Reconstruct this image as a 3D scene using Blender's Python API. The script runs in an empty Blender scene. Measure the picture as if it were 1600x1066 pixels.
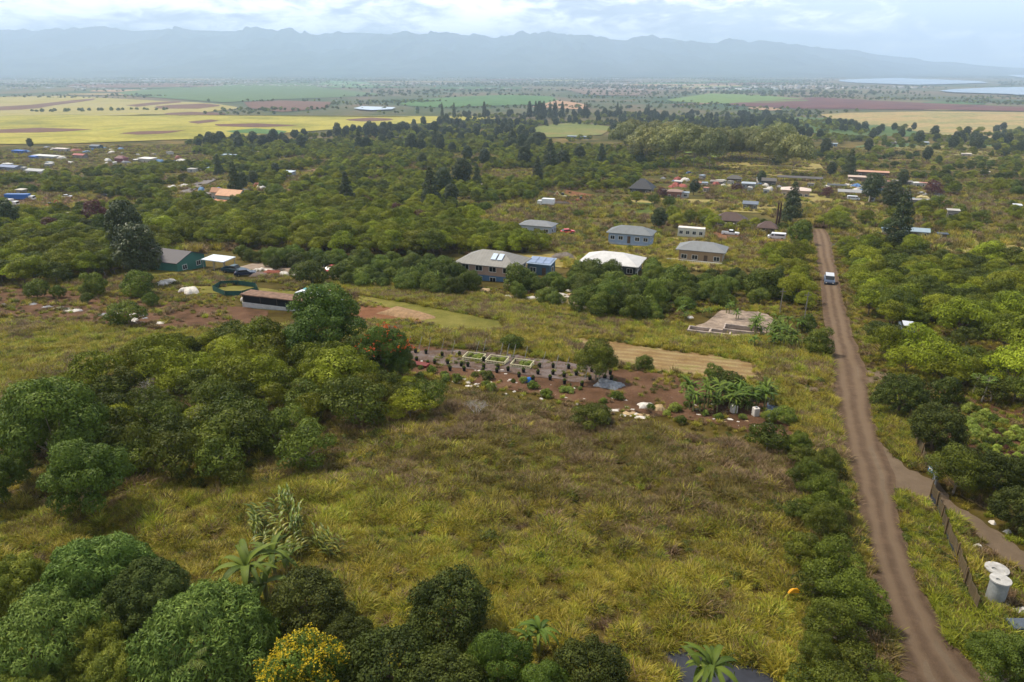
import bpy, math, random
import numpy as np
sc = bpy.context.scene
COL = sc.collection
F, CX, CY, HOR = 1100.0, 800.0, 533.0, 105.0
PITCH = math.atan((CY-HOR)/F)
CAMZ = 25.0
rng = np.random.default_rng(7)
random.seed(7)

# ------------------------------------------------------------------ terrain
_k = np.array([[-400,.10],[-60,.121],[0,.121],[130,.121],[220,.078],[400,.064],[600,.045],[1000,.03],
               [1600,.016],[2500,.009],[4000,.004],[8000,.0008],[12000,0],[60000,0]])
_Y = np.concatenate([np.arange(-400,2000,2.0), np.arange(2000,60001,50.0)])
_S = np.interp(_Y,_k[:,0],_k[:,1])
_Hh = np.concatenate([[0],np.cumsum((_S[1:]+_S[:-1])/2*np.diff(_Y))])
_Hh -= np.interp(0,_Y,_Hh)
def prof(y): return -np.interp(y,_Y,_Hh)
_tab = np.random.default_rng(3).random((256,256))
def vnoise(x,y):
    x=np.asarray(x,float); y=np.asarray(y,float)
    xi=np.floor(x).astype(int); yi=np.floor(y).astype(int); fx=x-xi; fy=y-yi
    fx=fx*fx*(3-2*fx); fy=fy*fy*(3-2*fy)
    a=_tab[xi%256,yi%256]; b=_tab[(xi+1)%256,yi%256]; c=_tab[xi%256,(yi+1)%256]; d=_tab[(xi+1)%256,(yi+1)%256]
    return (a*(1-fx)+b*fx)*(1-fy)+(c*(1-fx)+d*fx)*fy
def fbm(x,y,o=4):
    s=0;a=.5;t=0
    for i in range(o):
        s=s+a*vnoise(x*2**i+17.3*i,y*2**i+5.1*i); t+=a; a*=.55
    return s/t
def H(x,y):
    x=np.asarray(x,float); y=np.asarray(y,float)
    near=np.clip(1-(y-60)/300,0,1)
    b=0.5*near*(fbm(x/16+40,y/16+11,3)-.5)
    amp=np.interp(y,[200,500,900,1500,2400],[0,5,9,9,0])
    b=b+amp*(fbm(x/260+9.2,y/330+3.3,2)-.5)
    return prof(y)+b
def ray(px,py):
    u=(np.asarray(px,float)-CX)/F; v=(np.asarray(py,float)-CY)/F
    c,s=math.cos(PITCH),math.sin(PITCH)
    return u, c-s*v, -s-c*v        # x right, y forward, z up (depth along the optical axis = 1)
def G(px,py):
    """photo pixel (1600x1066) -> point of the ground"""
    dx,dy,dz=ray(px,py); dx,dy,dz=np.broadcast_arrays(dx,dy,dz)
    sl=np.minimum(dz/dy,-1e-4); b=np.zeros_like(sl)
    for it in range(5):
        lo=np.full_like(sl,5.0); hi=np.full_like(sl,30000.0)
        for k in range(40):
            m=np.sqrt(lo*hi); above=(CAMZ+sl*m)>(prof(m)+b)
            lo=np.where(above,m,lo); hi=np.where(above,hi,m)
        y=np.sqrt(lo*hi); x=dx/dy*y
        b=.5*b+.5*(H(x,y)-prof(y))
    return x,y,H(x,y)
def depth(x,y,z=None):
    z=H(x,y) if z is None else z
    return math.cos(PITCH)*y-math.sin(PITCH)*(z-CAMZ)
def ppm(px,py):
    x,y,z=G(px,py); return F/float(depth(x,y,z))
def inpoly(x,y,P):
    P=np.asarray(P,float); n=len(P); r=np.zeros(np.shape(x),bool); j=n-1
    for i in range(n):
        xi,yi=P[i]; xj,yj=P[j]
        c=((yi>y)!=(yj>y))&(x<(xj-xi)*(y-yi)/(yj-yi+1e-12)+xi)
        r^=c; j=i
    return r
GRID=math.radians(-21.5)     # the parcels and the road share one direction
# ------------------------------------------------------------------ helpers
def lin(h):
    h=h.lstrip('#'); o=[]
    for i in (0,2,4):
        v=int(h[i:i+2],16)/255; o.append(v/12.92 if v<=.04045 else ((v+.055)/1.055)**2.4)
    return (*o,1)
def mk(name, V, Fc, mats=(), mi=None, attr=None, smooth=False):
    """V (n,3); Fc list of (k,m) index arrays"""
    me=bpy.data.meshes.new(name); V=np.asarray(V,np.float32)
    if not isinstance(Fc,(list,tuple)): Fc=[Fc]
    Fc=[np.asarray(f,np.int32) for f in Fc if len(f)]
    me.vertices.add(len(V)); me.vertices.foreach_set('co',V.ravel())
    tot=sum(f.size for f in Fc); nf=sum(len(f) for f in Fc)
    me.loops.add(tot); me.loops.foreach_set('vertex_index',np.concatenate([f.ravel() for f in Fc]))
    me.polygons.add(nf); ls=[];o=0
    for f in Fc:
        ls.append(o+np.arange(len(f))*f.shape[1]); o+=f.size
    me.polygons.foreach_set('loop_start',np.concatenate(ls).astype(np.int32))
    for m in mats: me.materials.append(m)
    if mi is not None: me.polygons.foreach_set('material_index',np.asarray(mi,np.int32))
    me.update(calc_edges=True)
    if smooth: me.polygons.foreach_set('use_smooth',np.ones(nf,bool))
    if attr is not None:
        for k,a in attr.items():
            at=me.attributes.new(k,'FLOAT','POINT'); at.data.foreach_set('value',np.asarray(a,np.float32))
    return me
class MB:
    """collects shapes into one mesh"""
    def __init__(s): s.V=[];s.F=[];s.n=0
    def add(s,V,F):
        V=np.asarray(V,float).reshape(-1,3); s.V.append(V)
        for f in F: s.F.append([i+s.n for i in f])
        s.n+=len(V); return s
    def box(s,x0,x1,y0,y1,z0,z1):
        V=[(x,y,z) for z in (z0,z1) for x,y in ((x0,y0),(x1,y0),(x1,y1),(x0,y1))]
        return s.add(V,[(3,2,1,0),(4,5,6,7),(0,1,5,4),(1,2,6,5),(2,3,7,6),(3,0,4,7)])
    def bar(s,a,b,r,r2=None,n=6,cap=True):
        a=np.array(a,float);b=np.array(b,float);r2=r if r2 is None else r2
        d=b-a; d/=np.linalg.norm(d)+1e-9
        u=np.cross(d,[0,0,1] if abs(d[2])<.9 else [1,0,0]); u/=np.linalg.norm(u); w=np.cross(d,u)
        t=np.arange(n)*2*math.pi/n
        R=np.outer(np.cos(t),u)+np.outer(np.sin(t),w)
        V=np.vstack([a+R*r,b+R*r2]); F=[(i,(i+1)%n,n+(i+1)%n,n+i) for i in range(n)]
        if cap: F+=[tuple(range(n))[::-1],tuple(range(n,2*n))]
        return s.add(V,F)
    def tube(s,P,R,n=6):
        for i in range(len(P)-1): s.bar(P[i],P[i+1],R[i],R[i+1],n,cap=(i==len(P)-2))
        return s
    def lathe(s,prof_,n=16,c=(0,0)):
        V=[];F=[]
        for r,z in prof_:
            for k in range(n):
                t=2*math.pi*k/n; V.append((c[0]+r*math.cos(t),c[1]+r*math.sin(t),z))
        m=len(prof_)
        for j in range(m-1):
            for k in range(n): F.append((j*n+k,j*n+(k+1)%n,(j+1)*n+(k+1)%n,(j+1)*n+k))
        F.append(tuple(range(n))[::-1]); F.append(tuple(range((m-1)*n,m*n)))
        return s.add(V,F)
    def mesh(s,name,mat,smooth=False):
        me=bpy.data.meshes.new(name); me.from_pydata([tuple(v) for v in np.vstack(s.V)],[],s.F)
        if mat: me.materials.append(mat)
        if smooth:
            for p in me.polygons: p.use_smooth=True
        me.update(); return me
    def build(s,name,mat,parent=None,smooth=False,bevel=0):
        o=bpy.data.objects.new(name,s.mesh(name,mat,smooth)); COL.objects.link(o); o.parent=parent
        if bevel:
            b=o.modifiers.new('b','BEVEL'); b.width=bevel; b.segments=2; b.limit_method='ANGLE'
        return o
def tag(o,label=None,cat=None,group=None,kind=None):
    if label:o['label']=label
    if cat:o['category']=cat
    if group:o['group']=group
    if kind:o['kind']=kind
    return o
def link(name,me,parent=None,loc=(0,0,0)):
    o=bpy.data.objects.new(name,me); COL.objects.link(o); o.parent=parent; o.location=loc; return o
def thing(name,label,cat,loc=(0,0,0),rz=0,group=None):
    o=bpy.data.objects.new(name,None); COL.objects.link(o); o.empty_display_size=.3
    o.location=loc; o.rotation_euler=(0,0,rz); return tag(o,label,cat,group)
def dup(root,loc,rz=0,s=(1,1,1),label=None,group=None):
    r=root.copy(); COL.objects.link(r); r.location=loc; r.rotation_euler=(0,0,rz); r.scale=s
    if label:r['label']=label
    if group:r['group']=group
    for ch in root.children:
        c=ch.copy(); COL.objects.link(c); c.parent=r
        for g in ch.children:
            d=g.copy(); COL.objects.link(d); d.parent=c
    return r
def at(px,py,dz=0):
    x,y,z=G(px,py); return (float(x),float(y),float(z)+dz)
# ------------------------------------------------------------------ materials
def nmat(name):
    m=bpy.data.materials.new(name); m.use_nodes=True; nt=m.node_tree
    b=nt.nodes.get('Principled BSDF'); return m,nt,b
_mc={}
def plain(hexc,rough=.7,metal=0,noise=.15,scale=1.5,bump=0,bscale=20,spec=.3):
    key=(hexc,rough,metal,noise,scale,bump,bscale)
    if key in _mc: return _mc[key]
    m,nt,b=nmat('surface_'+hexc.strip('#')); N=nt.nodes;L=nt.links
    c=lin(hexc); tc=N.new('ShaderNodeTexCoord')
    n=N.new('ShaderNodeTexNoise'); n.inputs['Scale'].default_value=scale; n.inputs['Detail'].default_value=6; n.inputs['Roughness'].default_value=.65
    L.new(tc.outputs['Object'],n.inputs['Vector'])
    r=N.new('ShaderNodeValToRGB'); e=r.color_ramp.elements
    e[0].position=.3; e[0].color=tuple([v*(1-noise*1.6) for v in c[:3]])+(1,); e[1].position=.7; e[1].color=tuple([min(1,v*(1+noise)) for v in c[:3]])+(1,)
    L.new(n.outputs[0],r.inputs[0]); L.new(r.outputs[0],b.inputs['Base Color'])
    b.inputs['Roughness'].default_value=rough; b.inputs['Metallic'].default_value=metal; b.inputs['Specular IOR Level'].default_value=spec
    if bump:
        n2=N.new('ShaderNodeTexNoise'); n2.inputs['Scale'].default_value=bscale; L.new(tc.outputs['Object'],n2.inputs['Vector'])
        bp=N.new('ShaderNodeBump'); bp.inputs['Strength'].default_value=bump; L.new(n2.outputs[0],bp.inputs['Height']); L.new(bp.outputs[0],b.inputs['Normal'])
    _mc[key]=m; return m
def stripe(hexc,axis=0,freq=4.0,noise=.15,rough=.6,depth_=.5,dark=.8):
    """ribbed sheet, shingle courses or boards along an object axis"""
    key=('s',hexc,axis,freq,noise,rough)
    if key in _mc: return _mc[key]
    m,nt,b=nmat('ribbed_'+hexc.strip('#')); N=nt.nodes;L=nt.links; c=lin(hexc)
    tc=N.new('ShaderNodeTexCoord'); sp=N.new('ShaderNodeSeparateXYZ'); L.new(tc.outputs['Object'],sp.inputs[0])
    mu=N.new('ShaderNodeMath'); mu.operation='MULTIPLY'; mu.inputs[1].default_value=freq; L.new(sp.outputs[axis],mu.inputs[0])
    fr=N.new('ShaderNodeMath'); fr.operation='FRACT'; L.new(mu.outputs[0],fr.inputs[0])
    n=N.new('ShaderNodeTexNoise'); n.inputs['Scale'].default_value=.7; n.inputs['Detail'].default_value=8; n.inputs['Roughness'].default_value=.7
    L.new(tc.outputs['Object'],n.inputs['Vector'])
    r=N.new('ShaderNodeValToRGB'); e=r.color_ramp.elements; e[0].position=.3; e[1].position=.72
    e[0].color=tuple([v*(1-noise*1.6) for v in c[:3]])+(1,); e[1].color=tuple([min(1,v*(1+noise)) for v in c[:3]])+(1,)
    L.new(n.outputs[0],r.inputs[0])
    lt=N.new('ShaderNodeMath'); lt.operation='LESS_THAN'; lt.inputs[1].default_value=.14; L.new(fr.outputs[0],lt.inputs[0])
    mx=N.new('ShaderNodeMixRGB'); mx.blend_type='MULTIPLY'; mx.inputs[2].default_value=(dark,dark,dark,1)
    L.new(lt.outputs[0],mx.inputs[0]); L.new(r.outputs[0],mx.inputs[1]); L.new(mx.outputs[0],b.inputs['Base Color'])
    bp=N.new('ShaderNodeBump'); bp.inputs['Strength'].default_value=depth_; bp.inputs['Distance'].default_value=.04
    L.new(fr.outputs[0],bp.inputs['Height']); L.new(bp.outputs[0],b.inputs['Normal'])
    b.inputs['Roughness'].default_value=rough; b.inputs['Specular IOR Level'].default_value=.3
    _mc[key]=m; return m
def leafmat(name,a,b_,c=None,trans=.3,var=.25,rough=.5,spec=.3,patch=.25,pscale=.08):
    """tint 0..1 runs from colour a to colour b"""
    m,nt,b=nmat(name); N=nt.nodes;L=nt.links
    at_=N.new('ShaderNodeAttribute'); at_.attribute_name='tint'
    r=N.new('ShaderNodeValToRGB'); e=r.color_ramp.elements; e[0].color=lin(a); e[1].color=lin(b_); e[0].position=.05; e[1].position=.85
    if c: x=e.new(1.0); x.color=lin(c)
    L.new(at_.outputs['Fac'],r.inputs[0])
    oi=N.new('ShaderNodeObjectInfo')
    mr=N.new('ShaderNodeMapRange'); mr.inputs['To Min'].default_value=1-var; mr.inputs['To Max'].default_value=1+var; L.new(oi.outputs['Random'],mr.inputs['Value'])
    ge=N.new('ShaderNodeNewGeometry'); n=N.new('ShaderNodeTexNoise'); n.inputs['Scale'].default_value=pscale; n.inputs['Detail'].default_value=3
    L.new(ge.outputs['Position'],n.inputs['Vector'])
    m2=N.new('ShaderNodeMapRange'); m2.inputs['From Min'].default_value=.3; m2.inputs['From Max'].default_value=.7
    m2.inputs['To Min'].default_value=1-patch; m2.inputs['To Max'].default_value=1+patch; L.new(n.outputs[0],m2.inputs['Value'])
    mm=N.new('ShaderNodeMath'); mm.operation='MULTIPLY'; L.new(mr.outputs[0],mm.inputs[0]); L.new(m2.outputs[0],mm.inputs[1])
    hs=N.new('ShaderNodeHueSaturation'); L.new(r.outputs[0],hs.inputs['Color']); L.new(mm.outputs[0],hs.inputs['Value'])
    m3=N.new('ShaderNodeMapRange'); m3.inputs['To Min'].default_value=.488; m3.inputs['To Max'].default_value=.512
    fr=N.new('ShaderNodeMath'); fr.operation='MULTIPLY'; fr.inputs[1].default_value=7.13; L.new(oi.outputs['Random'],fr.inputs[0])
    f2=N.new('ShaderNodeMath'); f2.operation='FRACT'; L.new(fr.outputs[0],f2.inputs[0]); L.new(f2.outputs[0],m3.inputs['Value']); L.new(m3.outputs[0],hs.inputs['Hue'])
    L.new(hs.outputs[0],b.inputs['Base Color']); b.inputs['Roughness'].default_value=rough; b.inputs['Specular IOR Level'].default_value=spec
    tr=N.new('ShaderNodeBsdfTranslucent'); L.new(hs.outputs[0],tr.inputs['Color'])
    mx=N.new('ShaderNodeMixShader'); mx.inputs[0].default_value=trans; L.new(b.outputs[0],mx.inputs[1]); L.new(tr.outputs[0],mx.inputs[2])
    L.new(mx.outputs[0],nt.nodes['Material Output'].inputs['Surface'])
    return m
def earth(name,cols,scale=.15,fine=6.0,bump=.6,furrow=None,detail=9):
    """patchy soil, grass or crop surface; cols from low to high noise"""
    m,nt,b=nmat(name); N=nt.nodes;L=nt.links
    ge=N.new('ShaderNodeNewGeometry')
    n=N.new('ShaderNodeTexNoise'); n.inputs['Scale'].default_value=scale; n.inputs['Detail'].default_value=detail; n.inputs['Roughness'].default_value=.68
    L.new(ge.outputs['Position'],n.inputs['Vector'])
    r=N.new('ShaderNodeValToRGB'); e=r.color_ramp.elements
    k=len(cols); e[0].position=.32; e[0].color=lin(cols[0]); e[1].position=.68; e[1].color=lin(cols[-1])
    for i in range(1,k-1):
        x=e.new(.32+.36*i/(k-1)); x.color=lin(cols[i])
    L.new(n.outputs[0],r.inputs[0]); colour=r.outputs[0]
    n2=N.new('ShaderNodeTexNoise'); n2.inputs['Scale'].default_value=fine; n2.inputs['Detail'].default_value=6; n2.inputs['Roughness'].default_value=.75
    L.new(ge.outputs['Position'],n2.inputs['Vector'])
    mr=N.new('ShaderNodeMapRange'); mr.inputs['From Min'].default_value=.3; mr.inputs['From Max'].default_value=.7
    mr.inputs['To Min'].default_value=.62; mr.inputs['To Max'].default_value=1.35; L.new(n2.outputs[0],mr.inputs['Value'])
    hs=N.new('ShaderNodeHueSaturation'); L.new(colour,hs.inputs['Color']); L.new(mr.outputs[0],hs.inputs['Value']); colour=hs.outputs[0]
    height=n2.outputs[0]
    if furrow:
        ang,per,amt,fc=furrow
        vr=N.new('ShaderNodeVectorRotate'); vr.rotation_type='Z_AXIS'; vr.inputs['Angle'].default_value=-ang; L.new(ge.outputs['Position'],vr.inputs['Vector'])
        w=N.new('ShaderNodeTexWave'); w.bands_direction='Y'; w.inputs['Scale'].default_value=.314/per*1.0; w.inputs['Distortion'].default_value=2.5; w.inputs['Detail'].default_value=3; w.inputs['Detail Scale'].default_value=1.2
        L.new(vr.outputs[0],w.inputs['Vector'])
        mm=N.new('ShaderNodeMath'); mm.operation='MULTIPLY'; mm.inputs[1].default_value=amt; L.new(w.outputs[1],mm.inputs[0])
        mx=N.new('ShaderNodeMixRGB'); mx.inputs[2].default_value=lin(fc); L.new(mm.outputs[0],mx.inputs[0]); L.new(colour,mx.inputs[1]); colour=mx.outputs[0]
    L.new(colour,b.inputs['Base Color']); b.inputs['Roughness'].default_value=.95; b.inputs['Specular IOR Level'].default_value=.1
    bp=N.new('ShaderNodeBump'); bp.inputs['Strength'].default_value=bump; bp.inputs['Distance'].default_value=.15
    L.new(height,bp.inputs['Height']); L.new(bp.outputs[0],b.inputs['Normal'])
    return m
# ------------------------------------------------------------------ camera, light, sky, air
cam=bpy.data.cameras.new('camera'); co=bpy.data.objects.new('camera',cam); COL.objects.link(co)
cam.sensor_width=36; cam.lens=36*F/1600; cam.clip_start=.5; cam.clip_end=80000
co.location=(0,0,CAMZ); co.rotation_euler=(math.pi/2-PITCH,0,0); sc.camera=co
SUN_EL,SUN_AZ=math.radians(58),math.radians(-62)      # azimuth from +Y towards +X
sd=np.array([math.cos(SUN_EL)*math.sin(SUN_AZ),math.cos(SUN_EL)*math.cos(SUN_AZ),math.sin(SUN_EL)])
ld=bpy.data.lights.new('sun','SUN'); ld.energy=4.2; ld.angle=math.radians(4); ld.color=(1,.92,.79)
lo=bpy.data.objects.new('sun',ld); COL.objects.link(lo)
from mathutils import Vector
lo.rotation_euler=Vector(sd).to_track_quat('Z','Y').to_euler(); lo.location=(0,0,60)
W=bpy.data.worlds.new('World'); sc.world=W; W.use_nodes=True
def world():
    nt=W.node_tree;N=nt.nodes;L=nt.links; bg=N['Background']; bg.inputs['Strength'].default_value=.1
    sk=N.new('ShaderNodeTexSky'); sk.sky_type='NISHITA'; sk.sun_disc=False; sk.sun_elevation=SUN_EL; sk.sun_rotation=SUN_AZ
    sk.air_density=1.2; sk.dust_density=2.0
    tc=N.new('ShaderNodeTexCoord'); sp=N.new('ShaderNodeSeparateXYZ'); L.new(tc.outputs['Generated'],sp.inputs[0])
    def M(op,a,b=None,c=None):
        n=N.new('ShaderNodeMath'); n.operation=op
        for i,v in enumerate((a,b,c)):
            if v is None: continue
            if isinstance(v,(int,float)): n.inputs[i].default_value=v
            else: L.new(v,n.inputs[i])
        return n.outputs[0]
    def MR(v,a,b,c=0,d=1,smooth=True):
        n=N.new('ShaderNodeMapRange'); n.interpolation_type='SMOOTHSTEP' if smooth else 'LINEAR'
        n.inputs['From Min'].default_value=a;n.inputs['From Max'].default_value=b;n.inputs['To Min'].default_value=c;n.inputs['To Max'].default_value=d
        L.new(v,n.inputs['Value']); return n.outputs[0]
    az=M('ARCTAN2',sp.outputs[0],sp.outputs[1]); el=sp.outputs[2]
    # cloud sheet: wide banks low in the sky
    def noise(sx,sz,off,det=8,rough=.6,dist=.3):
        cb=N.new('ShaderNodeCombineXYZ'); L.new(M('MULTIPLY',az,sx),cb.inputs[0]); L.new(M('MULTIPLY',el,sz),cb.inputs[1]); cb.inputs[2].default_value=off
        n=N.new('ShaderNodeTexNoise'); n.inputs['Scale'].default_value=1; n.inputs['Detail'].default_value=det; n.inputs['Roughness'].default_value=rough; n.inputs['Distortion'].default_value=dist
        L.new(cb.outputs[0],n.inputs['Vector']); return n.outputs[0]
    big=noise(5.5,24,3.1); fine=noise(17,48,8.4,9,.62,.6)
    mixn=M('ADD',M('MULTIPLY',big,.55),M('MULTIPLY',fine,.45))
    bright=MR(mixn,.41,.60)
    low=N.new('ShaderNodeMixRGB'); low.inputs[1].default_value=(4.6,5.4,6.8,1); low.inputs[2].default_value=(17.5,17.8,18.6,1); L.new(bright,low.inputs[0])
    # cover: banks over the left two thirds, thinning to hazy blue at the right
    right=MR(az,.12,.5,0,.22); cov=M('SUBTRACT',M('ADD',big,M('MULTIPLY',fine,.35)),right)
    mask=MR(cov,.40,.62)
    hz=N.new('ShaderNodeMixRGB'); hz.inputs[1].default_value=(5.9,6.9,8.2,1); hz.inputs[0].default_value=.8; L.new(sk.outputs[0],hz.inputs[1]); hz.inputs[2].default_value=(9.2,10.6,13,1)
    m1=N.new('ShaderNodeMixRGB'); L.new(mask,m1.inputs[0]); L.new(hz.outputs[0],m1.inputs[1]); L.new(low.outputs[0],m1.inputs[2])
    # overhead: broken bright cover
    up=MR(el,.15,.6); m2=N.new('ShaderNodeMixRGB'); L.new(up,m2.inputs[0]); L.new(m1.outputs[0],m2.inputs[1]); m2.inputs[2].default_value=(3.5,3.6,3.75,1)
    L.new(m2.outputs[0],bg.inputs[0])
world()
sc.view_settings.view_transform='Standard'; sc.view_settings.look='None'; sc.view_settings.gamma=1; sc.view_settings.exposure=.5
sc.cycles.max_bounces=6; sc.cycles.diffuse_bounces=2; sc.cycles.transmission_bounces=3; sc.cycles.transparent_max_bounces=4; sc.cycles.volume_bounces=2
sc.cycles.sample_clamp_indirect=3
def haze():
    me=MB().box(-32000,32000,-3000,30000,-110,1400).mesh('haze',None)
    m=bpy.data.materials.new('haze'); m.use_nodes=True; nt=m.node_tree; nt.nodes.clear()
    o=nt.nodes.new('ShaderNodeOutputMaterial'); v=nt.nodes.new('ShaderNodeVolumePrincipled')
    v.inputs['Color'].default_value=(.80,.88,.98,1); v.inputs['Density'].default_value=HAZE; v.inputs['Anisotropy'].default_value=0
    nt.links.new(v.outputs[0],o.inputs['Volume']); me.materials.append(m)
    h=link('haze',me); tag(h,'pale blue haze in the air over the whole plain','haze',kind='stuff')
HAZE=1.02e-4
# ------------------------------------------------------------------ ground
def ground():
    ys=[-200,-150,-110,-80]+list(np.arange(-60,24,3.0))
    rows=np.concatenate([np.arange(1090,300,-2.0),np.arange(300,130,-1.0),np.arange(130,108.5,-.5)])
    _,yy,_=G(np.full(len(rows),800.0),rows); yy=np.maximum.accumulate(yy)
    ys=np.array(sorted(set([float(v) for v in ys if v<yy[0]-1]+[float(v) for v in yy if v<14000]+[16000.,20000.,25000.,29000.])))
    us=np.linspace(-1.25,1.25,330)
    X=us[None,:]*np.maximum(ys[:,None]+45,60); Y=np.repeat(ys[:,None],len(us),1); Z=H(X,Y)
    V=np.stack([X,Y,Z],-1).reshape(-1,3); nr,nc=X.shape
    i=np.arange(nr*nc).reshape(nr,nc); f=np.stack([i[:-1,:-1],i[:-1,1:],i[1:,1:],i[1:,:-1]],-1).reshape(-1,4)
    # low, scrubby, patchy land; colour patches get larger with distance like the real blocks of land
    m,nt,b=nmat('ground_cover'); N=nt.nodes;L=nt.links
    ge=N.new('ShaderNodeNewGeometry'); sp=N.new('ShaderNodeSeparateXYZ'); L.new(ge.outputs['Position'],sp.inputs[0])
    def noise(s,d=8,r=.65,sc3=(1,1,1)):
        mp=N.new('ShaderNodeMapping'); mp.inputs['Scale'].default_value=sc3; L.new(ge.outputs['Position'],mp.inputs[0])
        n=N.new('ShaderNodeTexNoise'); n.inputs['Scale'].default_value=s; n.inputs['Detail'].default_value=d; n.inputs['Roughness'].default_value=r; L.new(mp.outputs[0],n.inputs['Vector']); return n.outputs[0]
    def ramp(src,st):
        r=N.new('ShaderNodeValToRGB'); e=r.color_ramp.elements; e[0].position,e[0].color=st[0][0],lin(st[0][1]); e[1].position,e[1].color=st[-1][0],lin(st[-1][1])
        for p,c in st[1:-1]: x=e.new(p); x.color=lin(c)
        L.new(src,r.inputs[0]); return r.outputs[0]
    near=ramp(noise(.22,10,.7),[(.3,'#33280f'),(.45,'#443a18'),(.55,'#504620'),(.7,'#5e4c2c')])  # dark soil seen through the grass gaps doubles as painted shade
    mid=ramp(noise(.02,10,.72),[(.3,'#353618'),(.43,'#454422'),(.52,'#5a522c'),(.6,'#705f38'),(.72,'#7e6842')])
    far=ramp(noise(.0016,9,.7,(1,.35,1)),[(.3,'#2f4030'),(.42,'#3f5138'),(.5,'#5a5a44'),(.56,'#6b5c4a'),(.62,'#5d6640'),(.75,'#7c6a52')])
    def mr(a,b):
        n=N.new('ShaderNodeMapRange'); n.inputs['From Min'].default_value=a;n.inputs['From Max'].default_value=b; L.new(sp.outputs[1],n.inputs['Value']); return n.outputs[0]
    a1=N.new('ShaderNodeMixRGB'); L.new(mr(110,230),a1.inputs[0]); L.new(near,a1.inputs[1]); L.new(mid,a1.inputs[2])
    a2=N.new('ShaderNodeMixRGB'); L.new(mr(900,2200),a2.inputs[0]); L.new(a1.outputs[0],a2.inputs[1]); L.new(far,a2.inputs[2])
    L.new(a2.outputs[0],b.inputs['Base Color']); b.inputs['Roughness'].default_value=1; b.inputs['Specular IOR Level'].default_value=.05
    bp=N.new('ShaderNodeBump'); bp.inputs['Strength'].default_value=.8; bp.inputs['Distance'].default_value=.25; L.new(noise(2.5,6,.7),bp.inputs['Height']); L.new(bp.outputs[0],b.inputs['Normal'])
    g=link('ground',mk('ground',V,f,[m],smooth=True)); tag(g,'grassy sloping land running down to the plain','ground',kind='structure')
def sheet(name,poly,mat,off=.05,jit=1.5,label=None,cat=None,kind='structure',seed=0):
    """a flat patch of ground bounded by an outline on the land; edges wander a little"""
    P=np.array(poly,float); r=np.random.default_rng(seed+len(poly))
    pts=[]
    for i in range(len(P)):
        a=P[i];b=P[(i+1)%len(P)]; n=max(1,int(np.hypot(*(b-a))/9))
        for k in range(n):
            q=a+(b-a)*k/n; s=min(1,max(.12,(q[1]-110)/330)); pts.append(q+r.normal(0,jit*s,2)*[1,.5] if k else q)
    P=np.array(pts); y0,y1=P[:,1].min(),P[:,1].max()
    st=np.clip((y1-y0)/4,.25,2.5); rows=np.arange(y0+.02,y1,st); rows=np.append(rows,y1-.02)
    Ls=[]
    for yy in rows:
        xs=[]
        for i in range(len(P)):
            a=P[i];b=P[(i+1)%len(P)]
            if (a[1]>yy)!=(b[1]>yy): xs.append(a[0]+(b[0]-a[0])*(yy-a[1])/(b[1]-a[1]))
        Ls.append((min(xs),max(xs)) if xs else None)
    rows=[q for q,l in zip(rows,Ls) if l]; Ls=np.array([l for l in Ls if l])
    nc=int(np.clip((Ls[:,1]-Ls[:,0]).max()/6,3,220)); t=np.linspace(0,1,nc+1)
    PX=Ls[:,:1]+(Ls[:,1:]-Ls[:,:1])*t; PY=np.repeat(np.array(rows)[:,None],nc+1,1)
    X,Y,_=G(PX,PY); Z=H(X,Y)+off+Y*.0007*np.clip((Y-60)/200,0,1)
    V=np.stack([X,Y,Z],-1).reshape(-1,3); i=np.arange(len(V)).reshape(X.shape)
    f=np.stack([i[1:,:-1],i[1:,1:],i[:-1,1:],i[:-1,:-1]],-1).reshape(-1,4)
    o=link(name,mk(name,V,f,[mat],smooth=True)); tag(o,label,cat,kind=kind); return o
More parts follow.
